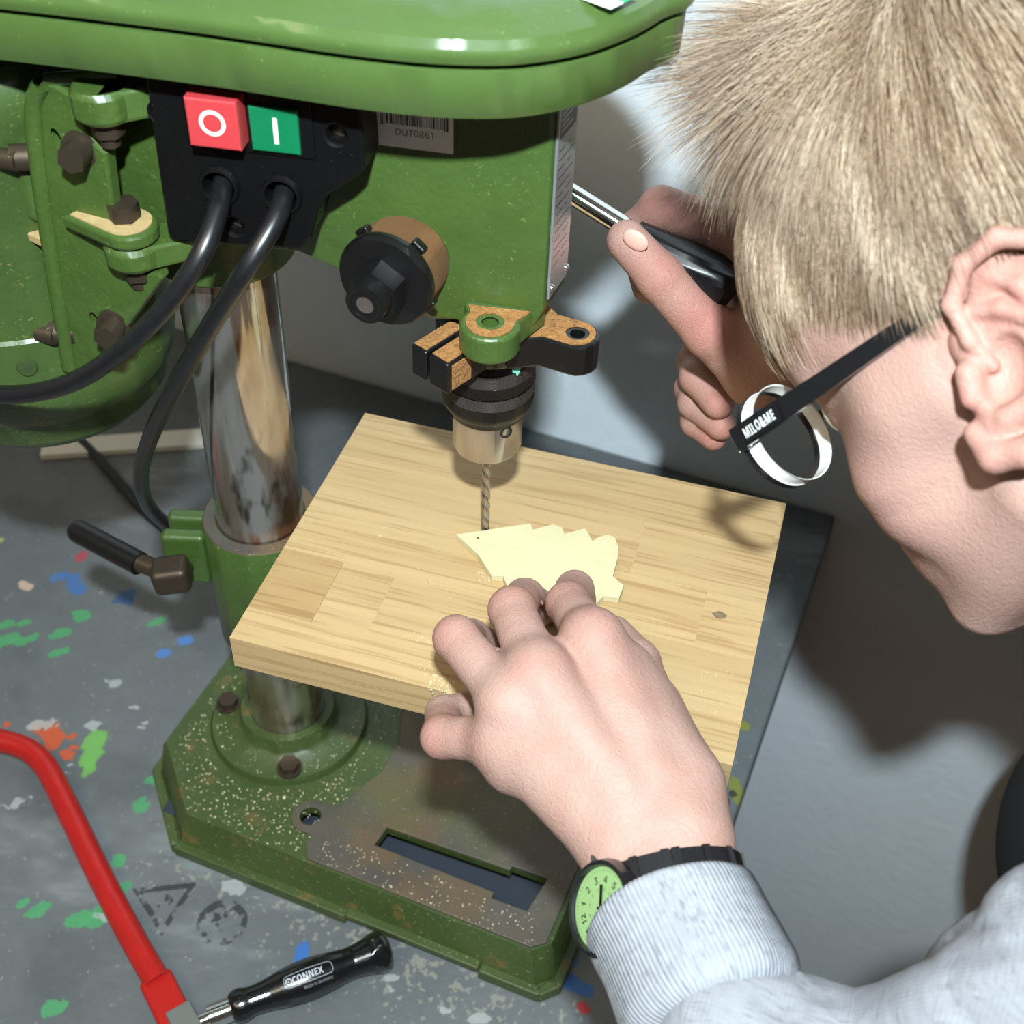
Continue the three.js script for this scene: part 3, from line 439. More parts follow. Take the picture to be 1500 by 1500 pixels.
// --- motor on its hinged bracket
{
  const mc = V(-0.092, 0, 0.028), R = 0.064;
  const m = part('motor', boxUV(lathe([[0, 0.2870], [0.026, 0.2874], [0.042, 0.2900], [0.0520, 0.2955], [0.0570, 0.3020], [0.0578, 0.3120], [0.0600, 0.3150], [0.0628, 0.3190], [0.0645, 0.330], [0.0645, 0.345], [0.0645, 0.3625], [0.0632, 0.3640], [0.0628, 0.452], [0.0640, 0.4535], [0.0645, 0.458], [0.0645, 0.474], [0.060, 0.480], [0.04, 0.482], [0, 0.482]], 96, [mc.x, 0, mc.z])), mGreenMotor);
  const rv = (px, py) => { const d = rayDir(px, py); let t = 0.3; for (; t < 0.9; t += 0.0004) { const p = CAM.clone().addScaledVector(d, t); if (Math.hypot(p.x - mc.x, p.z - mc.z) < R + 0.0006) return p; } return atD(px, py, 0.6); };
  { const p = rv(40, 538), n = V(p.x - mc.x, 0, p.z - mc.z).normalize(); mesh('screw', latheAB(p.clone().addScaledVector(n, -0.001), n, [[0.0045, 0], [0.0045, 0.001], [0.0038, 0.0022], [0.001, 0.003], [0, 0.003]], 24), mGreenMotor, m); }
  // bracket plate, drawn on a plane that leans towards the head
  const zp = 0.068, P = (x, y) => { const q = atZ(x, y, zp); return [q.x, q.y]; };
  const outl = [[54, 128], [60, 118], [78, 124], [104, 140], [108, 170], [128, 200], [155, 225], [166, 310], [192, 400], [232, 400], [236, 410], [180, 488], [150, 520], [118, 545], [100, 535], [75, 380]].map(q => P(...q));
  const sh = shapeOf(outl);
  for (const [x, y] of [[84, 206], [140, 472]]) { const c = P(x, y), k = new THREE.Path(); k.absellipse(c[0], c[1], 0.0036, 0.0062, 0, 6.2832, true, 0.2); sh.holes.push(k); }
  const g = new THREE.ExtrudeGeometry(sh, { depth: 0.004, bevelEnabled: true, bevelSize: 0.0012, bevelThickness: 0.0012, bevelOffset: -0.0012, bevelSegments: 2 }); g.translate(0, 0, zp - 0.0052);
  const rimPts = [[62, 122], [50, 150], [58, 250], [80, 400], [103, 538]].map(q => V(...P(...q), zp));
  const br = part('motor_bracket', boxUV(merge([g, tube(rimPts, 0.0036, 40, 10), xf(tube([V(...P(62, 120), zp - 0.002), V(...P(95, 121), zp - 0.004), V(...P(150, 126), zp - 0.010)], 0.0026, 24, 10), {})])), mGreen);
  const hexB = (px, py, z, r, len) => { const c = atZ(px, py, z); return merge([cylAB(c.clone().add(V(-0.002, 0, -len)), c, r, 6), cylAB(c.clone().add(V(-0.004, 0, -len - 0.004)), c.clone().add(V(-0.002, 0, -len + 0.001)), r * 1.25, 20)]); };
  for (const [x, y] of [[103, 236], [154, 496]]) { mesh('bolt', hexB(x, y, zp + 0.010, 0.0055, 0.009), mBolt, br); }
  for (const [x, y] of [[27, 236], [82, 492]]) { const c = atZ(x, y, 0.07); mesh('nut', merge([cylAB(c.clone().add(V(-0.004, 0, -0.001)), c.clone().add(V(0.008, 0, -0.008)), 0.0058, 6), cylAB(c.clone().add(V(-0.008, 0, 0.001)), c.clone(), 0.0042, 14)]), mBolt, br); }
  mesh('motor_lug', boxUV(rbox(0.022, 0.030, 0.030, 0.004, atZ(50, 250, 0.052).toArray())), mGreenMotor, m); mesh('motor_lug', boxUV(rbox(0.022, 0.028, 0.026, 0.004, atZ(95, 480, 0.054).toArray())), mGreenMotor, m);
  { const c = atZ(38, 335, 0.066); const l = mesh('sawdust', flatPoly([[c.x - 0.008, c.z], [c.x + 0.010, c.z + 0.004], [c.x + 0.012, c.z - 0.014], [c.x + 0.002, c.z - 0.012]], c.y - 0.004, c.y, { bevel: 0.0006 }), mPaleDust, m); l.userData.kind = 'stuff'; }
  // hinge lugs of the head with pivot bolts
  const lug = (px, py, zc, r, h, bolts) => {
    const c = atZ(px, py, zc);
    const gq = merge([lathe([[0, -h / 2], [r * 0.86, -h / 2], [r, -h / 2 + 0.002], [r, h / 2 - 0.002], [r * 0.86, h / 2], [0, h / 2]], 32, [c.x, c.y, c.z]), flatPoly([[c.x + 0.004, c.z + r * 0.88], [c.x + 0.024, c.z - 0.014], [c.x + 0.024, c.z - 0.034], [c.x - 0.002, c.z - r]].reverse(), c.y - h / 2, c.y + h / 2, { bevel: 0.0015 })]);
    const lgm = mesh('hinge_lug', boxUV(gq), mGreen, br); for (const [dy, len] of bolts) mesh('bolt', merge([xf(new THREE.CylinderGeometry(0.0062, 0.0062, 0.006, 6), { p: [c.x, c.y + dy, c.z] }), xf(new THREE.CylinderGeometry(0.0036, 0.0036, 0.005, 14), { p: [c.x, c.y + dy + Math.sign(dy) * 0.005, c.z] })]), mBolt, lgm);
    return c;
  };
  lug(150, 146, 0.066, 0.0112, 0.012, [[-0.010, 0]]);
  const c = lug(196, 366, 0.066, 0.0112, 0.010, [[-0.009, 0]]);
  // tab of the bracket resting on the lower lug, strewn with dust
  const tabPts = [[c.x - 0.026, c.z + 0.006], ...circlePts(c.x, c.z, 0.0112, 12, 1.6, -1.2), [c.x - 0.020, c.z - 0.016]];
  mesh('bracket_tab', boxUV(flatPoly(tabPts.reverse(), c.y + 0.006, c.y + 0.012, { bevel: 0.0014 })), mGreen, br);
  const dd = mesh('sawdust', boxUV(flatPoly(tabPts.map(q => [mix(q[0], c.x - 0.006, 0.14), mix(q[1], c.z - 0.002, 0.14)]), c.y + 0.0119, c.y + 0.0126)), mPaleDust, br); dd.userData.kind = 'stuff';
  mesh('bolt', merge([xf(new THREE.CylinderGeometry(0.0064, 0.0064, 0.0065, 6), { p: [c.x - 0.003, c.y + 0.016, c.z - 0.002] })]), mBolt, br);
}
// --- feed lever on the far side
{
  const hub = V(0.1035, 0.4105, -0.08), A = atZ(842, 296, -0.08), B = atZ(1010, 392, -0.08), d = B.clone().sub(A).normalize();
  const hb = part('feed_hub', merge([cylAB(V(0.1035, 0.4105, -0.02), V(0.1035, 0.4105, -0.062), 0.014, 32), cylAB(V(0.1035, 0.4105, -0.062), V(0.1035, 0.4105, -0.095), 0.021, 40)]), mBlackPaint);
  const lv = part('feed_lever', cylAB(hub.clone().addScaledVector(d, 0.01), B, 0.0046, 24), mChrome); lv.userData.label = 'chrome feed lever rod';
  mesh('lever_knob', latheAB(B.clone().addScaledVector(d, -0.030), d, [[0.0046, 0], [0.0075, 0.001], [0.0085, 0.008], [0.011, 0.026], [0.0125, 0.040], [0.0115, 0.049], [0.007, 0.053], [0, 0.054]], 32), phy({ color: rgb(20, 20, 22), roughness: 0.3 }), lv);
}
// ------------------------------------------------------------------ oak board on the drill table
const BA = V(0.0346, 0.2532, -0.0585), BANG = 0.1033, BW = 0.2274, BH = 0.1675, BT = 0.0198;
{
  const wood = (tone, sx, sy, sd) => tex(1024, 256, (u, v) => {
    const warp = 0.06 * fbm(u, v, 3, 3), g = fbm(u * 0.08 + sx + warp * 0.2, v + sy + warp, 26, 4, 0.6), pores = fbm(u * 0.09 + sy, v + sx + warp * 0.4, 56, 3, 0.6), broad = fbm(u * 0.3 + sd, v + sd, 4, 3);
    let c = lerp3([168, 138, 94], [196, 168, 122], 0.55 * g + 0.45 * broad); c = lerp3(c, [138, 104, 62], 0.42 * step(0.52, 0.78, pores)); return c.map((x, i) => x * tone[i]);
  });
  const mats = [[1.0, 1.0, 1.0], [0.93, 0.91, 0.87], [0.99, 0.99, 0.99], [0.97, 0.97, 0.97], [1.0, 1.0, 1.0]].map((t, i) => std({ map: wood(t, i * 0.23, i * 0.41, i * 0.17), roughness: 0.62 }));
  const board = thing('oak_board', 'glued oak board lying on the drill table under the chuck', 'board');
  board.position.copy(BA); board.rotation.y = BANG;
  const stave = (x0, x1, z0, z1, k, off) => {
    const g = boxUV(rbox(x1 - x0, BT, z1 - z0, 0.00025, [(x0 + x1) / 2, -BT / 2, (z0 + z1) / 2])), uv = g.attributes.uv, p = g.attributes.position, nn = g.attributes.normal;
    for (let i = 0; i < uv.count; i++) { const ny = Math.abs(nn.getY(i)), nx = Math.abs(nn.getX(i)); const a = nx > 0.7 ? [p.getY(i) * 9, p.getZ(i) * 9] : ny > 0.7 ? [p.getX(i) * 4, p.getZ(i) * 12] : [p.getX(i) * 4, p.getY(i) * 12]; uv.setXY(i, a[0] + off, a[1] + off * 0.7); }
    mesh('stave', g, mats[k], board);
  };
  const e = 0.00004;
  stave(0, BW, 0, 0.036, 3, 0.1); stave(0, BW, 0.036 + e, 0.073, 2, 0.35); stave(0, BW, 0.073 + e, 0.108, 0, 0.2);
  stave(0, 0.031, 0.108 + e, 0.148, 1, 0.5); stave(0.031 + e, BW, 0.108 + e, 0.148, 2, 0.77); stave(0, BW, 0.148 + e, BH, 4, 0.05);
  const toL = q => q.clone().sub(BA).applyAxisAngle(V(0, 1, 0), -BANG);
  const k = toL(atY(1054, 901, 0.2532)), kp = circlePts(k.x, k.z, 0.0028, 14).map((q, i) => [k.x + (q[0] - k.x) * (1.15 + 0.2 * Math.sin(i * 2)), k.z + (q[1] - k.z) * 0.85]);
  mesh('knot', boxUV(flatPoly(kp, -0.001, 0.00006)), std({ map: tex(64, 64, (u, v) => lerp3([86, 70, 54], [150, 128, 96], fbm(u, v, 6, 3)), { rep: [60, 60] }), roughness: 0.8 }), board).userData.label = 'small dark knot';
  // wood dust grains strewn on the board, hub and base
  const grains = new THREE.InstancedMesh(new THREE.IcosahedronGeometry(1, 0), std({ color: rgb(206, 196, 162), roughness: 1 }), 1100);
  grains.name = 'wood_dust'; grains.userData = { kind: 'stuff', label: 'pale wood dust grains on the board and the base', category: 'wood dust' };
  const M = new THREE.Matrix4(), Q = new THREE.Quaternion(); let n = 0; seed = 99;
  const put = (x, y, z, s) => { Q.setFromEuler(new THREE.Euler(rnd() * 6, rnd() * 6, rnd() * 6)); M.compose(V(x, y + s * 0.3, z), Q, V(s * rr(0.7, 1.5), s * 0.6, s)); grains.setMatrixAt(n++, M); };
  const clump = (px, py, cnt, spread, s) => { for (let i = 0; i < cnt; i++) { const a = rnd() * 6.283, q = spread * Math.sqrt(rnd()) * 40; const w = atY(px + q * 40 * Math.cos(a) / 40, py + q * 40 * Math.sin(a) / 40, 0.2532); put(w.x, 0.2532, w.z, s * rr(0.5, 1.2)); } };
  clump(648, 1005, 60, 0.5, 0.00045); clump(640, 985, 25, 0.7, 0.0004); clump(710, 842, 14, 0.3, 0.00055); clump(1045, 1010, 30, 1.0, 0.0003); clump(660, 828, 8, 1.2, 0.0004); clump(556, 777, 4, 0.8, 0.0005); clump(625, 925, 8, 0.5, 0.0005);
  while (n < 800) { const x = rr(-0.055, 0.06), z = rr(-0.06, 0.084); if (Math.hypot(x, z) < 0.052 || x - z < -0.105) continue; put(x, 0.035, z, rr(0.0002, 0.0007)); }
  while (n < 960) { const x = rr(0.06, 0.2), z = rr(0.064, 0.082); put(x, 0.0368, z, rr(0.00025, 0.0006)); }
  while (n < 1100) { const a = rnd() * 6.283, q = rr(0.034, 0.046); put(q * Math.cos(a), 0.0405, q * Math.sin(a), rr(0.0003, 0.0007)); }
  grains.castShadow = grains.receiveShadow = true; scene.add(grains);
}
// ------------------------------------------------------------------ plywood fir-tree cut-out
{
  const px = [[668, 782], [710, 776], [740, 771], [777, 766], [781, 775], [810, 767], [824, 772], [827, 781], [857, 773], [862, 780], [868, 792], [876, 786], [890, 782], [901, 786], [906, 800], [905, 817], [898, 843], [914, 857], [907, 875], [885, 872], [863, 893], [846, 912], [826, 914], [822, 898], [800, 908], [782, 904], [780, 888], [760, 892], [747, 868], [737, 843], [720, 842], [700, 811]];
  const pts = px.map(q => { const p = atY(q[0], q[1], 0.2575); return [p.x, p.z]; });
  const m = mesh('tree_cutout', boxUV(flatPoly(pts, 0.2533, 0.2573, { bevel: 0.0003 })), std({ map: tex(512, 512, (u, v) => lerp3([192, 182, 142], [206, 196, 156], 0.6 * fbm(u * 0.15, v, 40, 4) + 0.4 * fbm(u, v, 6, 3)), { rep: [10, 10] }), roughness: 0.7 }));
  const dp = atY(700, 788, 0.2573); mesh('pilot_mark', flatPoly(circlePts(dp.x, dp.z, 0.0006, 10), 0.2572, 0.25735), std({ color: rgb(70, 62, 44), roughness: 0.9 }), m);
  tag(m, 'pale plywood fir-tree cut-out held flat on the oak board', 'cut-out');
}
// ------------------------------------------------------------------ fretsaw on the bench
{
  const y = 0.0085;
  const saw = thing('fretsaw', 'red fretsaw with a black wooden handle lying on the bench', 'saw');
  const A = [[-420, 1250], [-330, 1140], [-180, 1085], [-60, 1078], [5, 1086], [40, 1098], [66, 1122], [92, 1170], [150, 1290], [200, 1385], [232, 1440]].map(q => atY(q[0], q[1], y));
  const mRedP = phy({ map: tex(256, 256, (u, v) => lerp3([168, 20, 17], [186, 30, 24], fbm(u, v, 8, 4)), { rep: [6, 2] }), roughness: 0.4, clearcoat: 0.3 });
  mesh('frame', tube(A, 0.0074, 160, 20), mRedP, saw);
  const e0 = atY(226, 1430, y), e1 = atY(270, 1520, y), d = e1.clone().sub(e0), L = d.length(), yaw = Math.atan2(d.x, d.z);
  mesh('flattened_end', rbox(0.0185, 0.009, L, 0.003, [(e0.x + e1.x) / 2, y - 0.001, (e0.z + e1.z) / 2], [0, yaw, 0]), mRedP, saw);
  const c0 = atY(272, 1500, 0.016); mesh('blade_clamp', rbox(0.014, 0.005, 0.022, 0.001, [c0.x, 0.0155, c0.z], [0, yaw, 0]), std({ color: rgb(150, 152, 148), metalness: 0.7, roughness: 0.4 }), saw);
  const h0 = atY(338, 1478, 0.013), h1 = atY(572, 1388, 0.013), hd = h1.clone().sub(h0), hl = hd.length(); hd.normalize();
  const prof = [[0, 0], [0.0068, 0], [0.0088, 0.03], [0.0092, 0.07], [0.0080, 0.12], [0.0082, 0.20], [0.0103, 0.34], [0.0112, 0.48], [0.0100, 0.62], [0.0088, 0.74], [0.0098, 0.84], [0.0115, 0.91], [0.0112, 0.96], [0.0080, 0.99], [0, 1]].map(q => [q[0], q[1] * hl]);
  const cc = new THREE.CatmullRomCurve3(prof.map(q => V(q[0], q[1], 0)), false, 'centripetal').getPoints(60).map(q => [Math.max(0, q.x), q.y]);
  const hnd = mesh('handle', latheAB(h0, hd, cc, 48), phy({ color: rgb(14, 14, 15), roughness: 0.22, clearcoat: 0.6, clearcoatRoughness: 0.12 }), saw);
  mesh('ferrule', merge([cylAB(h0.clone().addScaledVector(hd, -0.012), h0.clone().addScaledVector(hd, 0.002), 0.0066, 28), cylAB(c0.clone().setY(0.012), h0.clone().addScaledVector(hd, -0.006), 0.0042, 16)]), mChrome, saw);
  // lettering printed round the handle
  const loops = [], s0 = 0.30, s1 = 0.70, up = V(0, 1, 0), sd = V().crossVectors(hd, up).normalize(), rad = t => { let k = 0; while (k < cc.length - 2 && cc[k + 1][1] < t * hl) k++; return mix(cc[k][0], cc[k + 1][0], clamp((t * hl - cc[k][1]) / (cc[k + 1][1] - cc[k][1] + 1e-9))); };
  const pos = [], uv = [], idx = [], NU = 24, NV = 10;
  for (let i = 0; i <= NU; i++) for (let j = 0; j <= NV; j++) { const t = mix(s0, s1, i / NU), a = mix(-0.75, 0.75, j / NV) + 0.42, r = rad(t) + 0.00012, p = h0.clone().addScaledVector(hd, t * hl).addScaledVector(up, r * Math.cos(a)).addScaledVector(sd, r * Math.sin(a)); pos.push(p.x, p.y, p.z); uv.push(i / NU, 1 - j / NV); }
  for (let i = 0; i < NU; i++) for (let j = 0; j < NV; j++) { const a = i * (NV + 1) + j; idx.push(a, a + 1, a + NV + 2, a, a + NV + 2, a + NV + 1); }
  const lg = new THREE.BufferGeometry(); lg.setAttribute('position', new THREE.Float32BufferAttribute(pos, 3)); lg.setAttribute('uv', new THREE.Float32BufferAttribute(uv, 2)); lg.setIndex(idx); lg.computeVertexNormals();
  mesh('printed_logo', lg, phy({ roughness: 0.25, clearcoat: 0.5, map: canvasTex(1024, 384, (x, W, H) => {
    x.fillStyle = '#0e0e0f'; x.fillRect(0, 0, W, H); x.strokeStyle = '#a9acb4'; x.lineWidth = 9; x.beginPath();
    const rx = (a, b, w, h, r) => { x.moveTo(a + r, b); x.lineTo(a + w - r, b); x.quadraticCurveTo(a + w, b, a + w, b + r); x.lineTo(a + w, b + h - r); x.quadraticCurveTo(a + w, b + h, a + w - r, b + h); x.lineTo(a + r, b + h); x.quadraticCurveTo(a, b + h, a, b + h - r); x.lineTo(a, b + r); x.quadraticCurveTo(a, b, a + r, b); };
    rx(70, 70, 760, 160, 70); x.stroke(); x.fillStyle = '#c4c7cf'; x.font = 'bold 118px sans-serif'; x.fillText('CONNEX', 190, 193);
    x.lineWidth = 16; x.strokeStyle = '#c4c7cf'; x.beginPath(); x.arc(140, 150, 42, 0, 6.3); x.stroke(); x.beginPath(); x.arc(140, 150, 14, 0, 6.3); x.fill();
    x.fillStyle = '#9a9da4'; x.font = '58px sans-serif'; x.fillText('Made in Germany', 330, 306);
  }) }), hnd);
}
// ------------------------------------------------------------------ pale strip at the back of the bench
{
  const a = atY(60, 655, 0.006), b = atY(330, 636, 0.006), d = b.clone().sub(a);
  const m = mesh('wooden_strip', boxUV(rbox(0.02, 0.006, d.length(), 0.001, [(a.x + b.x) / 2, 0.0031, (a.z + b.z) / 2], [0, Math.atan2(d.x, d.z), 0])), std({ color: rgb(214, 210, 198), roughness: 0.7 }));
  tag(m, 'pale flat strip lying on the bench behind the column', 'strip');
}
// ------------------------------------------------------------------ distance fields and their skin
const smin = (a, b, k) => { const h = Math.max(k - Math.abs(a - b), 0) / k; return Math.min(a, b) - h * h * k * 0.25; };
const smax = (a, b, k) => -smin(-a, -b, k);
function capD(x, y, z, c) {                       // tapered capsule [ax ay az bx by bz ra rb]
  const px = x - c[0], py = y - c[1], pz = z - c[2], bx = c[3] - c[0], by = c[4] - c[1], bz = c[5] - c[2];
  const t = Math.min(1, Math.max(0, (px * bx + py * by + pz * bz) / (bx * bx + by * by + bz * bz + 1e-12)));
  const dx = px - bx * t, dy = py - by * t, dz = pz - bz * t; return Math.sqrt(dx * dx + dy * dy + dz * dz) - (c[6] + (c[7] - c[6]) * t);
}
function ellD(x, y, z, c) {                       // ellipsoid [cx cy cz rx ry rz]
  const ax = (x - c[0]) / c[3], ay = (y - c[1]) / c[4], az = (z - c[2]) / c[5], bx = ax / c[3], by = ay / c[4], bz = az / c[5];
  const k0 = Math.sqrt(ax * ax + ay * ay + az * az), k1 = Math.sqrt(bx * bx + by * by + bz * bz); return k1 < 1e-9 ? -Math.min(c[3], c[4], c[5]) : k0 * (k0 - 1) / k1;
}
const CAP = (a, b, ra, rb) => [a.x, a.y, a.z, b.x, b.y, b.z, ra, rb];
function surfaceNets(f, lo, hi, h) {
  const nx = Math.ceil((hi[0] - lo[0]) / h) + 1, ny = Math.ceil((hi[1] - lo[1]) / h) + 1, nz = Math.ceil((hi[2] - lo[2]) / h) + 1, G = new Float32Array(nx * ny * nz);
  for (let k = 0, q = 0; k < nz; k++) for (let j = 0; j < ny; j++) for (let i = 0; i < nx; i++, q++) {
    G[q] = f(lo[0] + i * h, lo[1] + j * h, lo[2] + k * h);
  }
  const id = new Int32Array(nx * ny * nz).fill(-1), pos = [], idx = [], sy = nx, sz = nx * ny;
  const E = [[0, 1], [0, 2], [0, 4], [1, 3], [1, 5], [2, 3], [2, 6], [3, 7], [4, 5], [4, 6], [5, 7], [6, 7]];
  for (let k = 0; k < nz - 1; k++) for (let j = 0; j < ny - 1; j++) for (let i = 0; i < nx - 1; i++) {
    const q = i + j * sy + k * sz, v = [G[q], G[q + 1], G[q + sy], G[q + sy + 1], G[q + sz], G[q + sz + 1], G[q + sz + sy], G[q + sz + sy + 1]];
    let s = 0; for (let c = 0; c < 8; c++) if (v[c] < 0) s++; if (s === 0 || s === 8) continue;
    let x = 0, y = 0, z = 0, n = 0;
    for (const [a, b] of E) if ((v[a] < 0) !== (v[b] < 0)) { const t = v[a] / (v[a] - v[b]); x += (a & 1) + t * ((b & 1) - (a & 1)); y += ((a >> 1) & 1) + t * (((b >> 1) & 1) - ((a >> 1) & 1)); z += (a >> 2) + t * ((b >> 2) - (a >> 2)); n++; }
    id[q] = pos.length / 3; pos.push(lo[0] + (i + x / n) * h, lo[1] + (j + y / n) * h, lo[2] + (k + z / n) * h);
  }
  for (let k = 1; k < nz - 1; k++) for (let j = 1; j < ny - 1; j++) for (let i = 1; i < nx - 1; i++) {
    const q = i + j * sy + k * sz, s = G[q] < 0;
    const quad = (a, b, c, d, fl) => { if (a < 0 || b < 0 || c < 0 || d < 0) return; fl ? idx.push(a, b, c, a, c, d) : idx.push(a, c, b, a, d, c); };
    if (s !== (G[q + 1] < 0)) quad(id[q - sy - sz], id[q - sz], id[q], id[q - sy], s);
    if (s !== (G[q + sy] < 0)) quad(id[q - 1 - sz], id[q - sz], id[q], id[q - 1], !s);
    if (s !== (G[q + sz] < 0)) quad(id[q - 1 - sy], id[q - sy], id[q], id[q - 1], s);
  }
  const nrm = new Float32Array(pos.length), e = h * 0.35;
  for (let i = 0; i < pos.length; i += 3) {
    let x = pos[i], y = pos[i + 1], z = pos[i + 2];
    for (let it = 0; it < 2; it++) {
      let gx = f(x + e, y, z) - f(x - e, y, z), gy = f(x, y + e, z) - f(x, y - e, z), gz = f(x, y, z + e) - f(x, y, z - e); const l = Math.hypot(gx, gy, gz) || 1; gx /= l; gy /= l; gz /= l;
      if (it === 0) { const d = clamp(f(x, y, z), -h * 0.6, h * 0.6) * 0.9; x -= gx * d; y -= gy * d; z -= gz * d; } else { nrm[i] = gx; nrm[i + 1] = gy; nrm[i + 2] = gz; }
    }
    pos[i] = x; pos[i + 1] = y; pos[i + 2] = z;
  }
  const g = new THREE.BufferGeometry(); g.setAttribute('position', new THREE.Float32BufferAttribute(pos, 3)); g.setAttribute('normal', new THREE.BufferAttribute(nrm, 3)); g.setIndex(idx); return g;
}
function paint(g, fn) { const p = g.attributes.position, c = new Float32Array(p.count * 3); for (let i = 0; i < p.count; i++) { const q = fn(p.getX(i), p.getY(i), p.getZ(i)); c[i * 3] = q[0]; c[i * 3 + 1] = q[1]; c[i * 3 + 2] = q[2]; } g.setAttribute('color', new THREE.BufferAttribute(c, 3)); return g; }
const lin = c => { const q = rgb(...c); return [q.r, q.g, q.b]; };
const SKIN = lin([170, 136, 122]), SKINRED = lin([166, 98, 87]), SKINPALE = lin([178, 149, 136]);
const blob = (x, y, z, s) => { let w = 0; for (const q of s) { const d2 = ((x - q[0]) ** 2 + (y - q[1]) ** 2 + (z - q[2]) ** 2) / (q[3] * q[3]); if (d2 < 6) w = Math.max(w, (q[4] ?? 1) * Math.exp(-d2 * 1.3)); } return w; };
const mottle = (x, y, z, s) => 0.6 * n3(x * s, y * s, z * s) + 0.4 * n3(x * s * 3.1, y * s * 3.1, z * s * 3.1);

// ------------------------------------------------------------------ the head, in its own frame (mm; x to its left, y up, z forward; origin between the eyes)
const HP = V(0.2791, 0.3823, 0.0112), HS = 0.95e-3;
const HL = V(-0.389, 0.303, 0.870).normalize(), HU = V(-0.675, 0.549, -0.493), HF = new THREE.Vector3().crossVectors(HL, HU).normalize(); HU.crossVectors(HF, HL).normalize();
const HM = new THREE.Matrix4().makeBasis(HL, HU, HF).scale(V(HS, HS, HS)).setPosition(HP);
const hw = (x, y, z) => V(x, y, z).applyMatrix4(HM);
const mirror = c => { const q = c.slice(); q[0] = -q[0]; if (c.length === 8) q[3] = -q[3]; return q; };
// cranium and face
const CRAN = [0, 31, -97, 73, 88, 92], FORE = [0, 42, -58, 62, 56, 54], FACE = [0, -28, -61, 55, 64, 42];
const pairs = [[[37, -34, -43, 36, -42, -42, 22, 20], 18], [[52, -10, -62, 54, -12, -78, 15, 15], 20], [[53, -58, -88, 20, -86, -34, 15, 13], 22], [[10, 17, -17, 42, 15, -32, 8.5, 8], 12], [[12, -58, -24, 20, -62, -30, 12, 12], 14]];
const CH = [...pairs, ...pairs.map(([c, k]) => [mirror(c), k])];
function headCore(x, y, z) {
  let d = ellD(x, y, z, CRAN); d = smin(d, ellD(x, y, z, FORE), 20); d = smin(d, ellD(x, y, z, FACE), 22);
  for (const [c, k] of CH) d = smin(d, capD(x, y, z, c), k);
  d = smin(d, capD(x, y, z, [0, -84, -33, 0, -86, -36, 15, 15]), 14);
  return d;
}
function headSkin(x, y, z) {
  let d = headCore(x, y, z);
  d = smin(d, capD(x, y, z, [0, 2, -18, 0, -31, -3, 6, 7.5]), 9);
  d = smin(d, capD(x, y, z, [-8, -35, -11, 8, -35, -11, 6, 6]), 7);
  d = smin(d, ellD(x, y, z, [0, -57, -16, 19, 4.5, 7]), 6); d = smin(d, ellD(x, y, z, [0, -65, -17.5, 17, 5, 7]), 6);
  d = smax(d, -ellD(x, y, z, [0, -60.6, -8, 22, 1.1, 7]), 2);
  for (const s of [1, -1]) { d = smax(d, -ellD(x, y, z, [s * 31, 0, -13, 15, 9.5, 10]), 8); d = smin(d, ellD(x, y, z, [s * 31, 0, -31, 13, 13, 13]), 3); }
  d = smin(d, capD(x, y, z, [0, -48, -112, 0, -150, -150, 52, 50]), 24);
  return d;
}
// the ear: u towards the face, v up, w away from the skull
const EC = V(72.5, -15, -106), EW = V(0.97, 0.05, -0.18).normalize(), EV = V(0.02, 0.86, -0.50); EV.addScaledVector(EW, -EV.dot(EW)).normalize(); const EU = new THREE.Vector3().crossVectors(EV, EW).normalize(); if (EU.z < 0) EU.negate();
const eq = (u, v, w) => EC.clone().addScaledVector(EU, u * 1.12).addScaledVector(EV, v * 1.10).addScaledVector(EW, w);
const chain = (pts, k) => pts.slice(1).map((p, i) => CAP(eq(pts[i][0], pts[i][1], pts[i][2]), eq(p[0], p[1], p[2]), pts[i][3], p[3]));
const HELIX = chain([[4, -3, -2, 2.2], [10, 4, 1, 2.4], [15, 14, 2.5, 2.8], [12, 25, 4.5, 3.0], [3, 32, 6, 3.1], [-9, 31, 7, 3.0], [-18, 23, 7.5, 2.9], [-22, 9, 7.5, 2.8], [-21, -6, 7, 2.8], [-16, -18, 6, 3.4], [-8, -26, 3.5, 4.8], [1, -28, 1, 5.2], [7, -22, -1, 4]]);
const ANTI = chain([[5, 22, 0.5, 2.2], [-3, 19, 2.2, 2.6], [-10, 11, 3.4, 3.0], [-13, 0, 3.8, 3.2], [-10, -11, 3.2, 3.4], [-2, -17, 2, 3.6]]), ANTI2 = chain([[11, 12, -0.5, 2.0], [2, 13, 1.6, 2.4], [-8, 10, 3.4, 2.6]]);
const EPL = [[11, 4, -7, 6.5], [6, 22, -6, 7], [-8, 24, -4.5, 7], [-15, 7, -3.5, 7], [-12, -11, -3.5, 7], [0, -20, -4, 7]], ESH = chain([...EPL, EPL[0]]), ESH2 = chain([[0, 0, -8, 8], [-6, 12, -6.5, 8], [-4, -10, -6.5, 8], [2, 12, -7.5, 8]]);
const CONCHA = eq(0, -4, 4.5), TRAG = CAP(eq(10, -5, 1), eq(8.5, -12, 1), 3.8, 3.4), FOSSA = eq(-15, 12, 15);
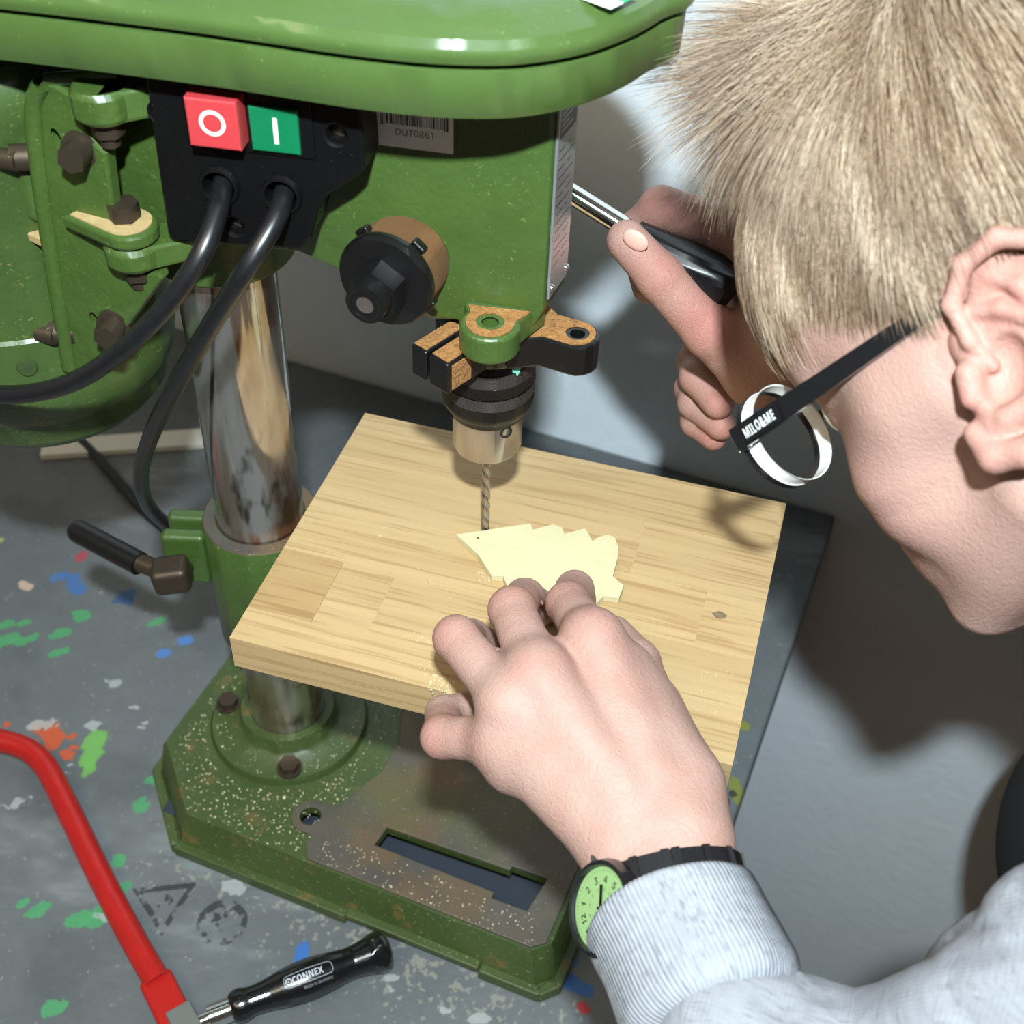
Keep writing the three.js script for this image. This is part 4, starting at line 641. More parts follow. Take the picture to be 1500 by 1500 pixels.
function earD(x, y, z) {
  const dx = x - EC.x, dy = y - EC.y, dz = z - EC.z; if (dx * dx + dy * dy + dz * dz > 58 * 58) return 30;
  let d = 99; for (const c of ESH) d = smin(d, capD(x, y, z, c), 5); for (const c of ESH2) d = smin(d, capD(x, y, z, c), 5);
  const ex = x - CONCHA.x, ey = y - CONCHA.y, ez = z - CONCHA.z; const du = ex * EU.x + ey * EU.y + ez * EU.z, dv = ex * EV.x + ey * EV.y + ez * EV.z, dw = ex * EW.x + ey * EW.y + ez * EW.z;
  d = smax(d, -ellD(du, dv, dw, [0, 0, 0, 8.5, 12, 9]), 2);
  let a = 99; for (const c of ANTI) a = smin(a, capD(x, y, z, c), 3); for (const c of ANTI2) a = smin(a, capD(x, y, z, c), 2); d = smin(d, a, 2.5);
  let hx = 99; for (const c of HELIX) hx = smin(hx, capD(x, y, z, c), 2); d = smin(d, hx, 1.6);
  return smin(d, capD(x, y, z, TRAG), 3.5);
}

// ------------------------------------------------------------------ hands and arms (world metres)
const wristL1 = atD(922, 1250, 0.468), wristL2 = atD(1000, 1232, 0.466), foreL = atD(985, 1345, 0.452), cuffEnd = atD(1052, 1478, 0.428);
const MI = atY(867, 937, 0.312), MM = atY(787, 987, 0.314), MR = atY(748, 1030, 0.308), MP = atY(738, 1085, 0.296);
const bend = (a, b, t, up) => a.clone().lerp(b, t).add(up);
const fing = (pts, rad) => pts.slice(1).map((p, i) => CAP(pts[i], p, rad[i], rad[i + 1]));
const PI_ = V(0.1955, 0.2974, 0.0667), PM_ = V(0.1785, 0.3075, 0.0877), PR_ = V(0.1635, 0.3057, 0.1093), PP_ = V(0.1706, 0.2806, 0.1384);
const TI = atY(851, 879, 0.2655), TM = atY(797, 890, 0.2658), TR = atY(735, 952, 0.2617), TP = atY(698, 1031, 0.2617);
const fingersL = [
  fing([MI, PI_, bend(PI_, TI, 0.55, V(-0.002, 0.003, -0.004)), TI], [0.0100, 0.0090, 0.0080, 0.0070]),
  fing([MM, PM_, bend(PM_, TM, 0.55, V(-0.004, 0.002, -0.003)), TM], [0.0102, 0.0092, 0.0081, 0.0072]),
  fing([MR, PR_, bend(PR_, TR, 0.5, V(-0.005, -0.001, -0.002)), TR], [0.0098, 0.0088, 0.0079, 0.0070]),
  fing([MP, PP_, atY(650, 1046, 0.268), TP], [0.0092, 0.0082, 0.0073, 0.0064]),
  fing([atY(985, 1130, 0.282), atY(948, 1035, 0.276), atY(932, 972, 0.270), atY(900, 930, 0.2635)], [0.0155, 0.0125, 0.0102, 0.0085]),
];
const palmL = [CAP(MI, wristL2, 0.0118, 0.0150), CAP(MM, wristL2.clone().lerp(wristL1, 0.35), 0.0120, 0.0155), CAP(MR, wristL2.clone().lerp(wristL1, 0.7), 0.0114, 0.0150), CAP(MP, wristL1, 0.0108, 0.0145),
  CAP(MI.clone().add(V(0.004, -0.014, 0.006)), MP.clone().add(V(0.004, -0.010, 0.004)), 0.010, 0.009), CAP(wristL1, foreL.clone().addScaledVector(cR, -0.008), 0.0145, 0.0160), CAP(wristL2, foreL.clone().addScaledVector(cR, 0.007), 0.0148, 0.0165),
  CAP(foreL, cuffEnd, 0.0215, 0.0205), CAP(atY(958, 1040, 0.292), atY(1000, 1150, 0.292), 0.0115, 0.0135), CAP(atY(1000, 1150, 0.292), wristL2, 0.0135, 0.0150), CAP(atY(915, 985, 0.300), atY(950, 1090, 0.296), 0.012, 0.014)];
const knuckL = [[MI, 0.0030], [MM, 0.0026], [MR, 0.0016], [MP, 0.0010]].map(([m, u]) => [m.x - cF.x * u, m.y - cF.y * u, m.z - cF.z * u]);
const tendons = [[MI, wristL2, 0.3], [MM, wristL2.clone().lerp(wristL1, 0.3), 0.3]].map(([a, b]) => CAP(a.clone().addScaledVector(cF, -0.0075), a.clone().lerp(b, 0.62).addScaledVector(cF, -0.0115), 0.0050, 0.0050));
function handL(x, y, z) {
  let p = 9; for (const c of palmL) p = smin(p, capD(x, y, z, c), 0.010);
  for (const c of tendons) p = smin(p, capD(x, y, z, c), 0.009);
  for (const k of knuckL) p = smin(p, Math.hypot(x - k[0], y - k[1], z - k[2]) - 0.0105, 0.007);
  let d = p;
  for (const f of fingersL) { let q = 9; for (const c of f) q = smin(q, capD(x, y, z, c), 0.003); d = Math.min(d, smin(p, q, 0.0060)); }
  return d;
}
// right hand closed round the lever knob
const Rz = (px, py, z) => atZ(px, py, z);
const wristR = Rz(1165, 470, -0.088), foreR = V(0.285, 0.385, -0.135), elbR = V(0.44, 0.40, -0.205);
const rM = [Rz(1085, 340, -0.100), Rz(1105, 395, -0.108), Rz(1118, 450, -0.110), Rz(1125, 500, -0.106)];
const fingersR = [
  fing([Rz(1110, 545, -0.080), Rz(1040, 484, -0.068), Rz(966, 405, -0.067), Rz(918, 352, -0.070)], [0.0155, 0.0122, 0.0104, 0.0092]),
  fing([rM[0], Rz(968, 305, -0.098), Rz(932, 338, -0.100), Rz(950, 420, -0.092)], [0.0112, 0.0098, 0.0088, 0.0080]),
  fing([rM[1], Rz(1020, 530, -0.112), Rz(1022, 552, -0.098), Rz(1052, 590, -0.086)], [0.0112, 0.0094, 0.0088, 0.0080]),
  fing([rM[2], Rz(1015, 570, -0.112), Rz(1018, 590, -0.100), Rz(1056, 622, -0.088)], [0.0108, 0.0092, 0.0085, 0.0078]),
  fing([rM[3], Rz(1020, 605, -0.108), Rz(1020, 618, -0.100), Rz(1045, 640, -0.092)], [0.0100, 0.0084, 0.0078, 0.0070]),
];
const palmR = [...rM.map((m, i) => CAP(m, wristR, 0.0122, 0.0175)), CAP(Rz(1110, 545, -0.080), wristR, 0.0155, 0.018), CAP(rM[0], rM[3], 0.012, 0.011), CAP(wristR, foreR, 0.021, 0.026)];
function handR(x, y, z) {
  let p = 9; for (const c of palmR) p = smin(p, capD(x, y, z, c), 0.012);
  let d = p; for (const f of fingersR) { let q = 9; for (const c of f) q = smin(q, capD(x, y, z, c), 0.003); d = Math.min(d, smin(p, q, 0.007)); }
  return d;
}
// trunk and limbs
const neckB = hw(0, -140, -142), shL = V(0.56, 0.412, 0.105), shR = V(0.535, 0.415, -0.085), elbL = atD(1265, 1800, 0.415), pelvis = V(0.605, -0.03, -0.02), chest = V(0.565, 0.33, 0.03);
const legs = [1, -1].map(s => [V(0.60 + s * 0.03, -0.06, -0.03 + s * 0.085), V(0.585 + s * 0.05, -0.38, -0.03 + s * 0.10), V(0.60 + s * 0.06, -0.675, -0.03 + s * 0.10), V(0.50 + s * 0.06, -0.70, -0.03 + s * 0.11)]);
const trunk = [CAP(neckB, V(0.53, 0.40, 0.065), 0.045, 0.05), CAP(V(0.545, 0.40, 0.12), V(0.54, 0.40, 0.0), 0.055, 0.055), CAP(chest, pelvis, 0.095, 0.095), CAP(shL, elbL, 0.042, 0.034), CAP(elbL, cuffEnd, 0.030, 0.018), CAP(shR, elbR, 0.042, 0.034), CAP(elbR, foreR, 0.033, 0.026),
  ...legs.flatMap(l => [CAP(l[0], l[1], 0.07, 0.05), CAP(l[1], l[2], 0.05, 0.034), CAP(l[2], l[3], 0.03, 0.024)])];
const trunkD = (x, y, z) => { let d = 9; for (const c of trunk) d = smin(d, capD(x, y, z, c), 0.03); return d; };

const boy = thing('person', 'boy in a grey sweatshirt bending over the drill press, one hand on the board', 'person');
{
  const gh = surfaceNets(headSkin, [-118, -205, -215], [118, 122, 24], 2.6);
  paint(gh, (x, y, z) => {
    const ear = (x > 62 && earD(x, y, z) < 4) ? 1 : (x < -62 && earD(-x, y, z) < 4) ? 1 : 0;
    const lip = Math.exp(-((x / 19) ** 4 + ((y + 61) / 8) ** 2 + ((z + 6) / 14) ** 2));
    const r = clamp(0.22 * mottle(x, y, z, 0.06) + 0.28 * blob(x, y, z, [[40, -34, -18, 26], [-40, -34, -18, 26], [0, -34, 8, 12, 1.2]]) + (ear ? 0.34 * n3(x * 0.09, y * 0.09, z * 0.09) + 0.22 : 0) + lip * 0.7);
    return lerp3(lerp3(SKIN, SKINPALE, mottle(z, x, y, 0.03) * 0.8), SKINRED, r);
  });
  gh.applyMatrix4(HM);
  const ge = surfaceNets((x, y, z) => earD(x, y, z), [EC.x - 26, EC.y - 46, EC.z - 46], [EC.x + 30, EC.y + 52, EC.z + 40], 1.15);
  paint(ge, (x, y, z) => lerp3(lerp3(SKIN, SKINPALE, 0.4 * n3(x * 0.1, y * 0.1, z * 0.1)), SKINRED, clamp(0.12 + 0.5 * mottle(x, y, z, 0.08))));
  const ge2 = ge.clone(); ge2.scale(-1, 1, 1); { const ix = ge2.index; for (let i = 0; i < ix.count; i += 3) { const a = ix.getX(i + 1); ix.setX(i + 1, ix.getX(i + 2)); ix.setX(i + 2, a); } }
  ge.applyMatrix4(HM); ge2.applyMatrix4(HM);
  const bx = (pts, m) => [[Math.min(...pts.map(p => p.x)) - m, Math.min(...pts.map(p => p.y)) - m, Math.min(...pts.map(p => p.z)) - m], [Math.max(...pts.map(p => p.x)) + m, Math.max(...pts.map(p => p.y)) + m, Math.max(...pts.map(p => p.z)) + m]];
  const bl = bx([MI, MM, MR, MP, PR_, PP_, TI, TP, wristL1, wristL2, foreL, cuffEnd], 0.036);
  const gl = surfaceNets(handL, bl[0], bl[1], 0.0021);
  const redL = [[...knuckL[0], 0.013, 1], [...knuckL[1], 0.012, 0.8], [...knuckL[2], 0.010, 0.5], [...knuckL[3], 0.010, 0.5], [PM_.x, PM_.y, PM_.z, 0.014, 0.6], [PR_.x, PR_.y, PR_.z, 0.014, 0.6], [PI_.x, PI_.y, PI_.z, 0.014, 0.7], [PP_.x, PP_.y, PP_.z, 0.014, 0.8], [TI.x, TI.y, TI.z, 0.014, 0.8]];
  paint(gl, (x, y, z) => lerp3(lerp3(SKIN, SKINPALE, mottle(x, y, z, 70)), SKINRED, clamp(0.62 * blob(x, y, z, redL) + 0.34 * mottle(z, x, y, 110) - 0.05)));
  const br = bx([...rM, wristR, foreR, Rz(918, 352, -0.07), Rz(1010, 640, -0.1), Rz(940, 300, -0.1)], 0.034);
  const gr = surfaceNets(handR, br[0], br[1], 0.0023);
  const nail = Rz(932, 352, -0.060), redR = [[...Rz(1035, 470, -0.06).toArray(), 0.02, 0.9], [...Rz(966, 400, -0.06).toArray(), 0.016, 0.7], ...[[1052, 590, -0.08], [1056, 622, -0.08], [1045, 640, -0.085], [960, 300, -0.09]].map(q => [...Rz(...q).toArray(), 0.012, 0.7])];
  paint(gr, (x, y, z) => lerp3(lerp3(SKIN, SKINRED, clamp(0.55 * blob(x, y, z, redR) + 0.35 * mottle(x, y, z, 80))), SKINPALE, 0));
  const gt = surfaceNets(trunkD, [0.2, -0.745, -0.29], [0.80, 0.50, 0.38], 0.014); paint(gt, () => SKIN);
  const body = mergeGeometries([gh, ge, ge2, gl, gr, gt]);
  const skinUV = boxUV(body);
  mesh('body', skinUV, phy({ vertexColors: true, roughness: 0.54, sheen: 0.2, sheenRoughness: 0.5, bumpMap: tex(512, 512, (u, v) => 255 * (0.5 * fbm(u, v, 40, 3, 0.6) + 0.5 * fbm(v, u, 110, 2)), { srgb: false, rep: [22, 22] }), bumpScale: 0.0004, specularIntensity: 0.55 }), boy);
  for (const s of [1, -1]) {
    mesh('eye', new THREE.SphereGeometry(11.6, 24, 16).translate(s * 31, 0, -28.5).applyMatrix4(HM), phy({ color: rgb(235, 232, 228), roughness: 0.15 }), boy);
  }
  mesh('thumb_nail', new THREE.SphereGeometry(1, 20, 12).applyMatrix4(new THREE.Matrix4().makeBasis(V(0.93, -0.36, 0).multiplyScalar(0.0062), V(0.36, 0.93, 0).multiplyScalar(0.0046), V(0, 0, 1).multiplyScalar(0.002)).setPosition(Rz(931, 352, -0.0612))), phy({ color: rgb(232, 176, 158), roughness: 0.25, clearcoat: 0.4 }), boy);
}
// ------------------------------------------------------------------ clothes
const heather = tex(512, 512, (u, v) => { const n = fbm(u * 0.25, v, 90, 3, 0.6), m = fbm(u, v, 14, 4); return lerp3(lerp3([126, 128, 133], [160, 162, 167], 0.55 * n + 0.45 * m), [100, 102, 108], 0.4 * step(0.58, 0.85, fbm(u * 0.2 + 0.4, v, 120, 2, 0.7))); }, { rep: [9, 9] });
const knitBump = tex(512, 512, (u, v) => 255 * (0.6 * Math.pow(0.5 + 0.5 * Math.sin(u * 64 * 6.2832), 1) + 0.4 * fbm(u, v, 90, 2)), { srgb: false, rep: [10, 10] });
const mSweat = phy({ map: heather, roughness: 0.95, sheen: 0.3, sheenRoughness: 0.6, bumpMap: knitBump, bumpScale: 0.00012 });
{
  const sEnd = cuffEnd.clone().lerp(elbL, 0.12), ch2 = V(0.58, 0.30, 0.03);
  const caps = [CAP(V(0.555, 0.405, 0.13), V(0.55, 0.405, -0.01), 0.070, 0.070), CAP(ch2, V(0.61, 0.02, -0.02), 0.116, 0.118), CAP(V(0.60, 0.2, 0.06), V(0.60, 0.2, -0.02), 0.11, 0.11), CAP(shL, shL.clone().lerp(elbL, 0.55), 0.066, 0.060), CAP(shL.clone().lerp(elbL, 0.55), elbL, 0.060, 0.044), CAP(elbL, elbL.clone().lerp(sEnd, 0.6), 0.042, 0.0335), CAP(elbL.clone().lerp(sEnd, 0.6), sEnd, 0.0345, 0.0290), CAP(shR, elbR, 0.066, 0.05), CAP(elbR, foreR, 0.05, 0.03), CAP(neckB.clone().lerp(V(0.53, 0.41, 0.06), 0.45), V(0.55, 0.40, 0.06), 0.056, 0.07)];
  caps.push(CAP(atD(1345, 1610, 0.405), atD(1570, 1490, 0.39), 0.030, 0.046));
  const bulge = atD(1180, 1572, 0.408), crook = elbL.clone().lerp(shL, 0.25);
  const f = (x, y, z) => {
    let d = 9; for (const c of caps) d = smin(d, capD(x, y, z, c), 0.03);
    if (d > 0.03) return d - 0.005;
    d = smin(d, Math.hypot(x - bulge.x, y - bulge.y, z - bulge.z) - 0.0235, 0.012);
    const wx = x * 26 + 2.2 * n3(x * 12, y * 12, z * 12), q = Math.abs(n3(wx + y * 10, y * 14 - z * 12, z * 26 + x * 8) - 0.5) * 2;
    const fine = Math.abs(n3(x * 60 + 9, y * 40, z * 60) - 0.5) * 2;
    return d + 0.0085 * (1 - q) * (1 - q) - 0.002 + 0.0016 * (1 - fine) * (1 - fine);
  };
  const g = surfaceNets(f, [0.20, -0.14, -0.30], [0.80, 0.50, 0.36], 0.0062);
  const sw = mesh('sweatshirt', boxUV(g), mSweat, boy); sw.userData.label = 'heather grey sweatshirt';
  // ribbed cuff at the left wrist
  const b = cuffEnd.clone(), ax = b.clone().sub(foreL).normalize(), a = foreL.clone().addScaledVector(cF, 0.002).addScaledVector(ax, -0.003), L = b.distanceTo(a);
  const e1 = V().crossVectors(ax, cF).normalize(), e2 = V().crossVectors(ax, e1).normalize();
  const prof = [[0.0245, 0.010], [0.0262, 0.002], [0.0276, 0.0], [0.0289, 0.0015], [0.0292, 0.006], [0.0288, 0.35 * L], [0.0290, 0.7 * L], [0.0288, 0.88 * L], [0.0268, 1.02 * L], [0.020, 1.15 * L]], N = 220, loops = [];
  const cp = new THREE.CatmullRomCurve3(prof.map(q => V(q[0], q[1], 0)), false, 'centripetal').getPoints(80);
  const pos = [], uv = [], idx = [];
  cp.forEach((q, k) => { for (let i = 0; i <= N; i++) { const t = i / N * Math.PI * 2, w = 0.00022 * Math.cos(t * 110) + 0.0012 * (n3(3 + 2.2 * Math.cos(t), 2.2 * Math.sin(t) + 5, q.y * 60) - 0.5), r = q.x + w; const p = a.clone().addScaledVector(ax, q.y + 0.002 * Math.sin(t * 2 + 0.6)).addScaledVector(e1, r * 1.10 * Math.cos(t)).addScaledVector(e2, r * 1.05 * Math.sin(t)); pos.push(p.x, p.y, p.z); uv.push(i / N * 2, q.y * 11); } });
  for (let k = 0; k + 1 < cp.length; k++) for (let i = 0; i < N; i++) { const p = k * (N + 1) + i; idx.push(p, p + 1, p + N + 2, p, p + N + 2, p + N + 1); }
  const cg = new THREE.BufferGeometry(); cg.setAttribute('position', new THREE.Float32BufferAttribute(pos, 3)); cg.setAttribute('uv', new THREE.Float32BufferAttribute(uv, 2)); cg.setIndex(idx); cg.computeVertexNormals();
  const ribBump = tex(512, 256, (u, v) => 255 * (0.65 * (0.5 + 0.5 * Math.sin(u * 55 * 6.2832)) + 0.35 * (0.5 + 0.5 * Math.sin(v * 14 * 6.2832))), { srgb: false, rep: [1, 1] });
  const ribMap = tex(1024, 512, (u, v) => { const n = fbm(u, v * 0.4, 60, 3, 0.6), m = fbm(u, v, 8, 4); let c = lerp3([138, 141, 147], [172, 175, 181], 0.5 * n + 0.5 * m); return lerp3(c, [106, 109, 116], 0.45 * step(0.55, 0.85, fbm(u, v * 0.3 + 0.2, 100, 2, 0.7))); });
  mesh('cuff', cg, phy({ map: ribMap, roughness: 0.95, sheen: 0.3, bumpMap: ribBump, bumpScale: 0.0005, side: THREE.DoubleSide }), sw);
  // dark trousers and shoes
  const tc = legs.flatMap(l => [CAP(l[0], l[1], 0.092, 0.072), CAP(l[1], l[2], 0.072, 0.058)]);
  const tf = (x, y, z) => { let d = capD(x, y, z, CAP(V(0.60, -0.02, 0.02), V(0.545, 0.0, -0.150), 0.112, 0.114)); for (const c of tc) d = smin(d, capD(x, y, z, c), 0.03); return d + 0.004 * n3(x * 18, y * 10, z * 18); };
  mesh('trousers', boxUV(surfaceNets(tf, [0.38, -0.74, -0.27], [0.80, 0.13, 0.22], 0.012)), std({ color: rgb(26, 26, 29), roughness: 0.95 }), boy);
  for (const l of legs) { const sf = (x, y, z) => Math.max(smin(capD(x, y, z, CAP(V(l[2].x + 0.01, -0.69, l[2].z), V(l[3].x - 0.03, -0.705, l[3].z), 0.045, 0.038)), capD(x, y, z, CAP(V(l[2].x, -0.62, l[2].z), V(l[2].x, -0.70, l[2].z), 0.045, 0.045)), 0.02), FLOORY + 0.001 - y); mesh('shoe', boxUV(surfaceNets(sf, [0.36, -0.75, l[2].z - 0.08], [0.76, -0.54, l[2].z + 0.08], 0.009)), std({ color: rgb(40, 38, 38), roughness: 0.7 }), boy); }
}
// ------------------------------------------------------------------ hair
{
  const YL = [[-200, -62], [-165, -62], [-140, -40], [-128, -6], [-120, 12], [-104, 24], [-98, 22], [-92, 17], [-86, 24], [-78, 31], [-64, 38], [-48, 44], [-30, 50], [-12, 52], [20, 52]];
  const ylim = z => { for (let i = 1; i < YL.length; i++) if (z <= YL[i][0]) { const a = YL[i - 1], b = YL[i]; return mix(a[1], b[1], clamp((z - a[0]) / (b[0] - a[0]))); } return 50; };
  const HC = { d: lin([98, 73, 53]), m: lin([168, 139, 110]), l: lin([232, 212, 186]) };
  const capf = (x, y, z) => smax(headCore(x, y, z) - 0.9 - 0.5 * n3(x * 0.12, y * 0.12, z * 0.12), ylim(z) + 5 - y, 6);
  const gc = surfaceNets(capf, [-90, -80, -205], [90, 126, 14], 3.4);
  paint(gc, (x, y, z) => lerp3(HC.d, HC.m, 0.35 + 0.5 * n3(x * 0.5, y * 0.12, z * 0.2)));
  gc.deleteAttribute('uv');
  seed = 4242;
  const scalp = (x, y, z) => smin(smin(ellD(x, y, z, CRAN), ellD(x, y, z, FORE), 20), ellD(x, y, z, FACE), 22);
  const crown = V(6, 108, -118), cen = V(0, 27, -101), pos = [], nor = [], col = [], idx = [];
  const SEG = 7, p = V(), n = V(), t = V(), dir = V(), prev = V(), d3 = V();
  const grad = q => { const e = 1.2; n.set(scalp(q.x + e, q.y, q.z) - scalp(q.x - e, q.y, q.z), scalp(q.x, q.y + e, q.z) - scalp(q.x, q.y - e, q.z), scalp(q.x, q.y, q.z + e) - scalp(q.x, q.y, q.z - e)).normalize(); };
  let made = 0, tries = 0; const TARGET = 42000;
  while (made < TARGET && tries < 400000) {
    tries++;
    const a = rnd() * 6.2832, c = rr(-0.75, 1), s = Math.sqrt(1 - c * c); d3.set(s * Math.cos(a), c, s * Math.sin(a));
    if (tries % 3 === 0 && (d3.z < 0.35 || d3.y < 0.1 || d3.x < -0.2)) continue;
    if (d3.x < -0.2 && rnd() < 0.75) continue;
    if (d3.z < -0.3 && rnd() < 0.5) continue;
    let r = 60; for (let k = 0; k < 9; k++) { p.copy(cen).addScaledVector(d3, r); r -= scalp(p.x, p.y, p.z) * 0.92; }
    p.copy(cen).addScaledVector(d3, r);
    const over = p.y - ylim(p.z); if (over < 0 || (over < 12 && rnd() > 0.35 + over / 18)) continue;
    if (Math.abs(p.x) > 60 && Math.hypot(p.y + 22, p.z + 108) < 34 && earD(Math.abs(p.x), p.y, p.z) < 2) continue;
    const under = made % 5 === 0 && p.z > -105 && p.y > 60, front = under ? 0 : clamp((p.z + 122) / 30) * clamp((p.y - 84) / 14), side = clamp(1 - (p.y - 20) / 60);
    const low = under ? 1 : clamp((p.z + 92) / 24) * clamp((110 - p.y) / 8);           // roots above the forehead lie flat
    const len = mix(mix(mix(46, 34, side), 69, front), 34, low) * rr(0.70, 1.1) * (over < 16 && p.z < -52 ? 0.62 : 1);
    const lift = mix(mix(mix(9, 4, side), 24, front), 2.6, low) * rr(0.35, 1.15), inert = mix(mix(0.45, 0.6, front), 0.2, low), gv = 0.88 * front * (1 - low), dy0 = 0.66 + 0.85 * clamp((p.y - 100) / 16);
    const cl = [n3(p.x * 0.11, p.y * 0.11, p.z * 0.11) - 0.5, n3(p.y * 0.11 + 7, p.z * 0.11, p.x * 0.11) - 0.5, n3(p.z * 0.11 + 3, p.x * 0.11 + 5, p.y * 0.11) - 0.5];
    const az = Math.atan2(p.x - crown.x, p.z - crown.z), rd = p.distanceTo(crown);      // streaks follow the fall of the hair from the crown
    const shade = clamp(0.5 + 0.8 * (n3(az * 14, rd * 0.02, 3) - 0.5) + 0.8 * (n3(az * 46 + 9, rd * 0.045, 7) - 0.5) + rr(-0.3, 0.3));
    const base = shade < 0.5 ? lerp3(HC.d, HC.m, shade * 2) : lerp3(HC.m, HC.l, shade * 2 - 1);
    const R0 = rr(0.08, 0.14), ds = len / SEG, jx = rr(-0.14, 0.14), jy = rr(-0.14, 0.14), jz = rr(-0.14, 0.14);
    const pts = []; let h0 = 0.4; prev.set(0, 0, 0);
    for (let k = 0; k <= SEG; k++) {
      pts.push(p.clone()); grad(p);
      t.copy(p).sub(crown); t.addScaledVector(n, -t.dot(n)).normalize();
      t.x += 0.55 * cl[0] + jx; t.y += 0.55 * cl[1] + jy - 0.22; t.z += 0.55 * cl[2] + jz + 0.05;
      t.addScaledVector(n, -t.dot(n)).normalize();
      const hcur = scalp(p.x, p.y, p.z), ht = lift * Math.min(1, 0.25 + (k + 1) / SEG * 1.1); const up = clamp((ht - hcur) / ds, -0.7, 0.75);
      dir.copy(t).addScaledVector(n, up).normalize();
      d3.set(0.010 * p.x - 0.05 + 0.6 * cl[0] + jx * 0.6, dy0 - 0.14 * k + 0.5 * cl[1] + jy * 0.6, 0.92).normalize(); dir.lerp(d3, gv).normalize();
      if (k > 0) dir.lerp(prev, hcur > 3 ? inert : inert * 0.6).normalize();
      if (k === SEG - 1) { dir.x += rr(-0.12, 0.12); dir.y += rr(-0.12, 0.12); }
      prev.copy(dir); p.addScaledVector(dir, ds);
    }
    const hit = pts.findIndex(q => Math.abs(q.x) > 58 && earD(Math.abs(q.x), q.y, q.z) < 0.8); if (hit === 0 || hit === 1) continue;
    if (hit > 0) for (let k = hit; k <= SEG; k++) pts[k].copy(pts[hit - 1]).addScaledVector(prev, 0.02 * (k - hit + 1));
    // three-sided tapering tube
    const o = pos.length / 3;
    for (let k = 0; k <= SEG; k++) {
      const q = pts[k]; dir.copy(pts[Math.min(SEG, k + 1)]).sub(pts[Math.max(0, k - 1)]).normalize();
      t.set(0.3, 0.9, 0.2).cross(dir).normalize(); n.crossVectors(dir, t);
      const rad = R0 * (k === SEG ? 0.12 : 1 - 0.55 * (k / SEG) ** 2), w = lerp3(base, HC.l, 0.10 * k / SEG);
      for (let m = 0; m < 3; m++) { const an = m * 2.0944, cx = Math.cos(an), sx = Math.sin(an); const nx = t.x * cx + n.x * sx, ny = t.y * cx + n.y * sx, nz = t.z * cx + n.z * sx; pos.push(q.x + nx * rad, q.y + ny * rad, q.z + nz * rad); nor.push(nx, ny, nz); col.push(...w); }
    }
    for (let k = 0; k < SEG; k++) for (let m = 0; m < 3; m++) { const A = o + k * 3 + m, B = o + k * 3 + (m + 1) % 3; idx.push(A, B, B + 3, A, B + 3, A + 3); }
    made++;
  }
  const g = new THREE.BufferGeometry(); g.setAttribute('position', new THREE.Float32BufferAttribute(pos, 3)); g.setAttribute('normal', new THREE.Float32BufferAttribute(nor, 3)); g.setAttribute('color', new THREE.Float32BufferAttribute(col, 3)); g.setIndex(idx);
  const all = mergeGeometries([gc, g]).applyMatrix4(HM);
  const h = mesh('hair', all, phy({ vertexColors: true, roughness: 0.42, specularIntensity: 0.8 }), boy); h.userData.label = 'short ash-blond hair';
}
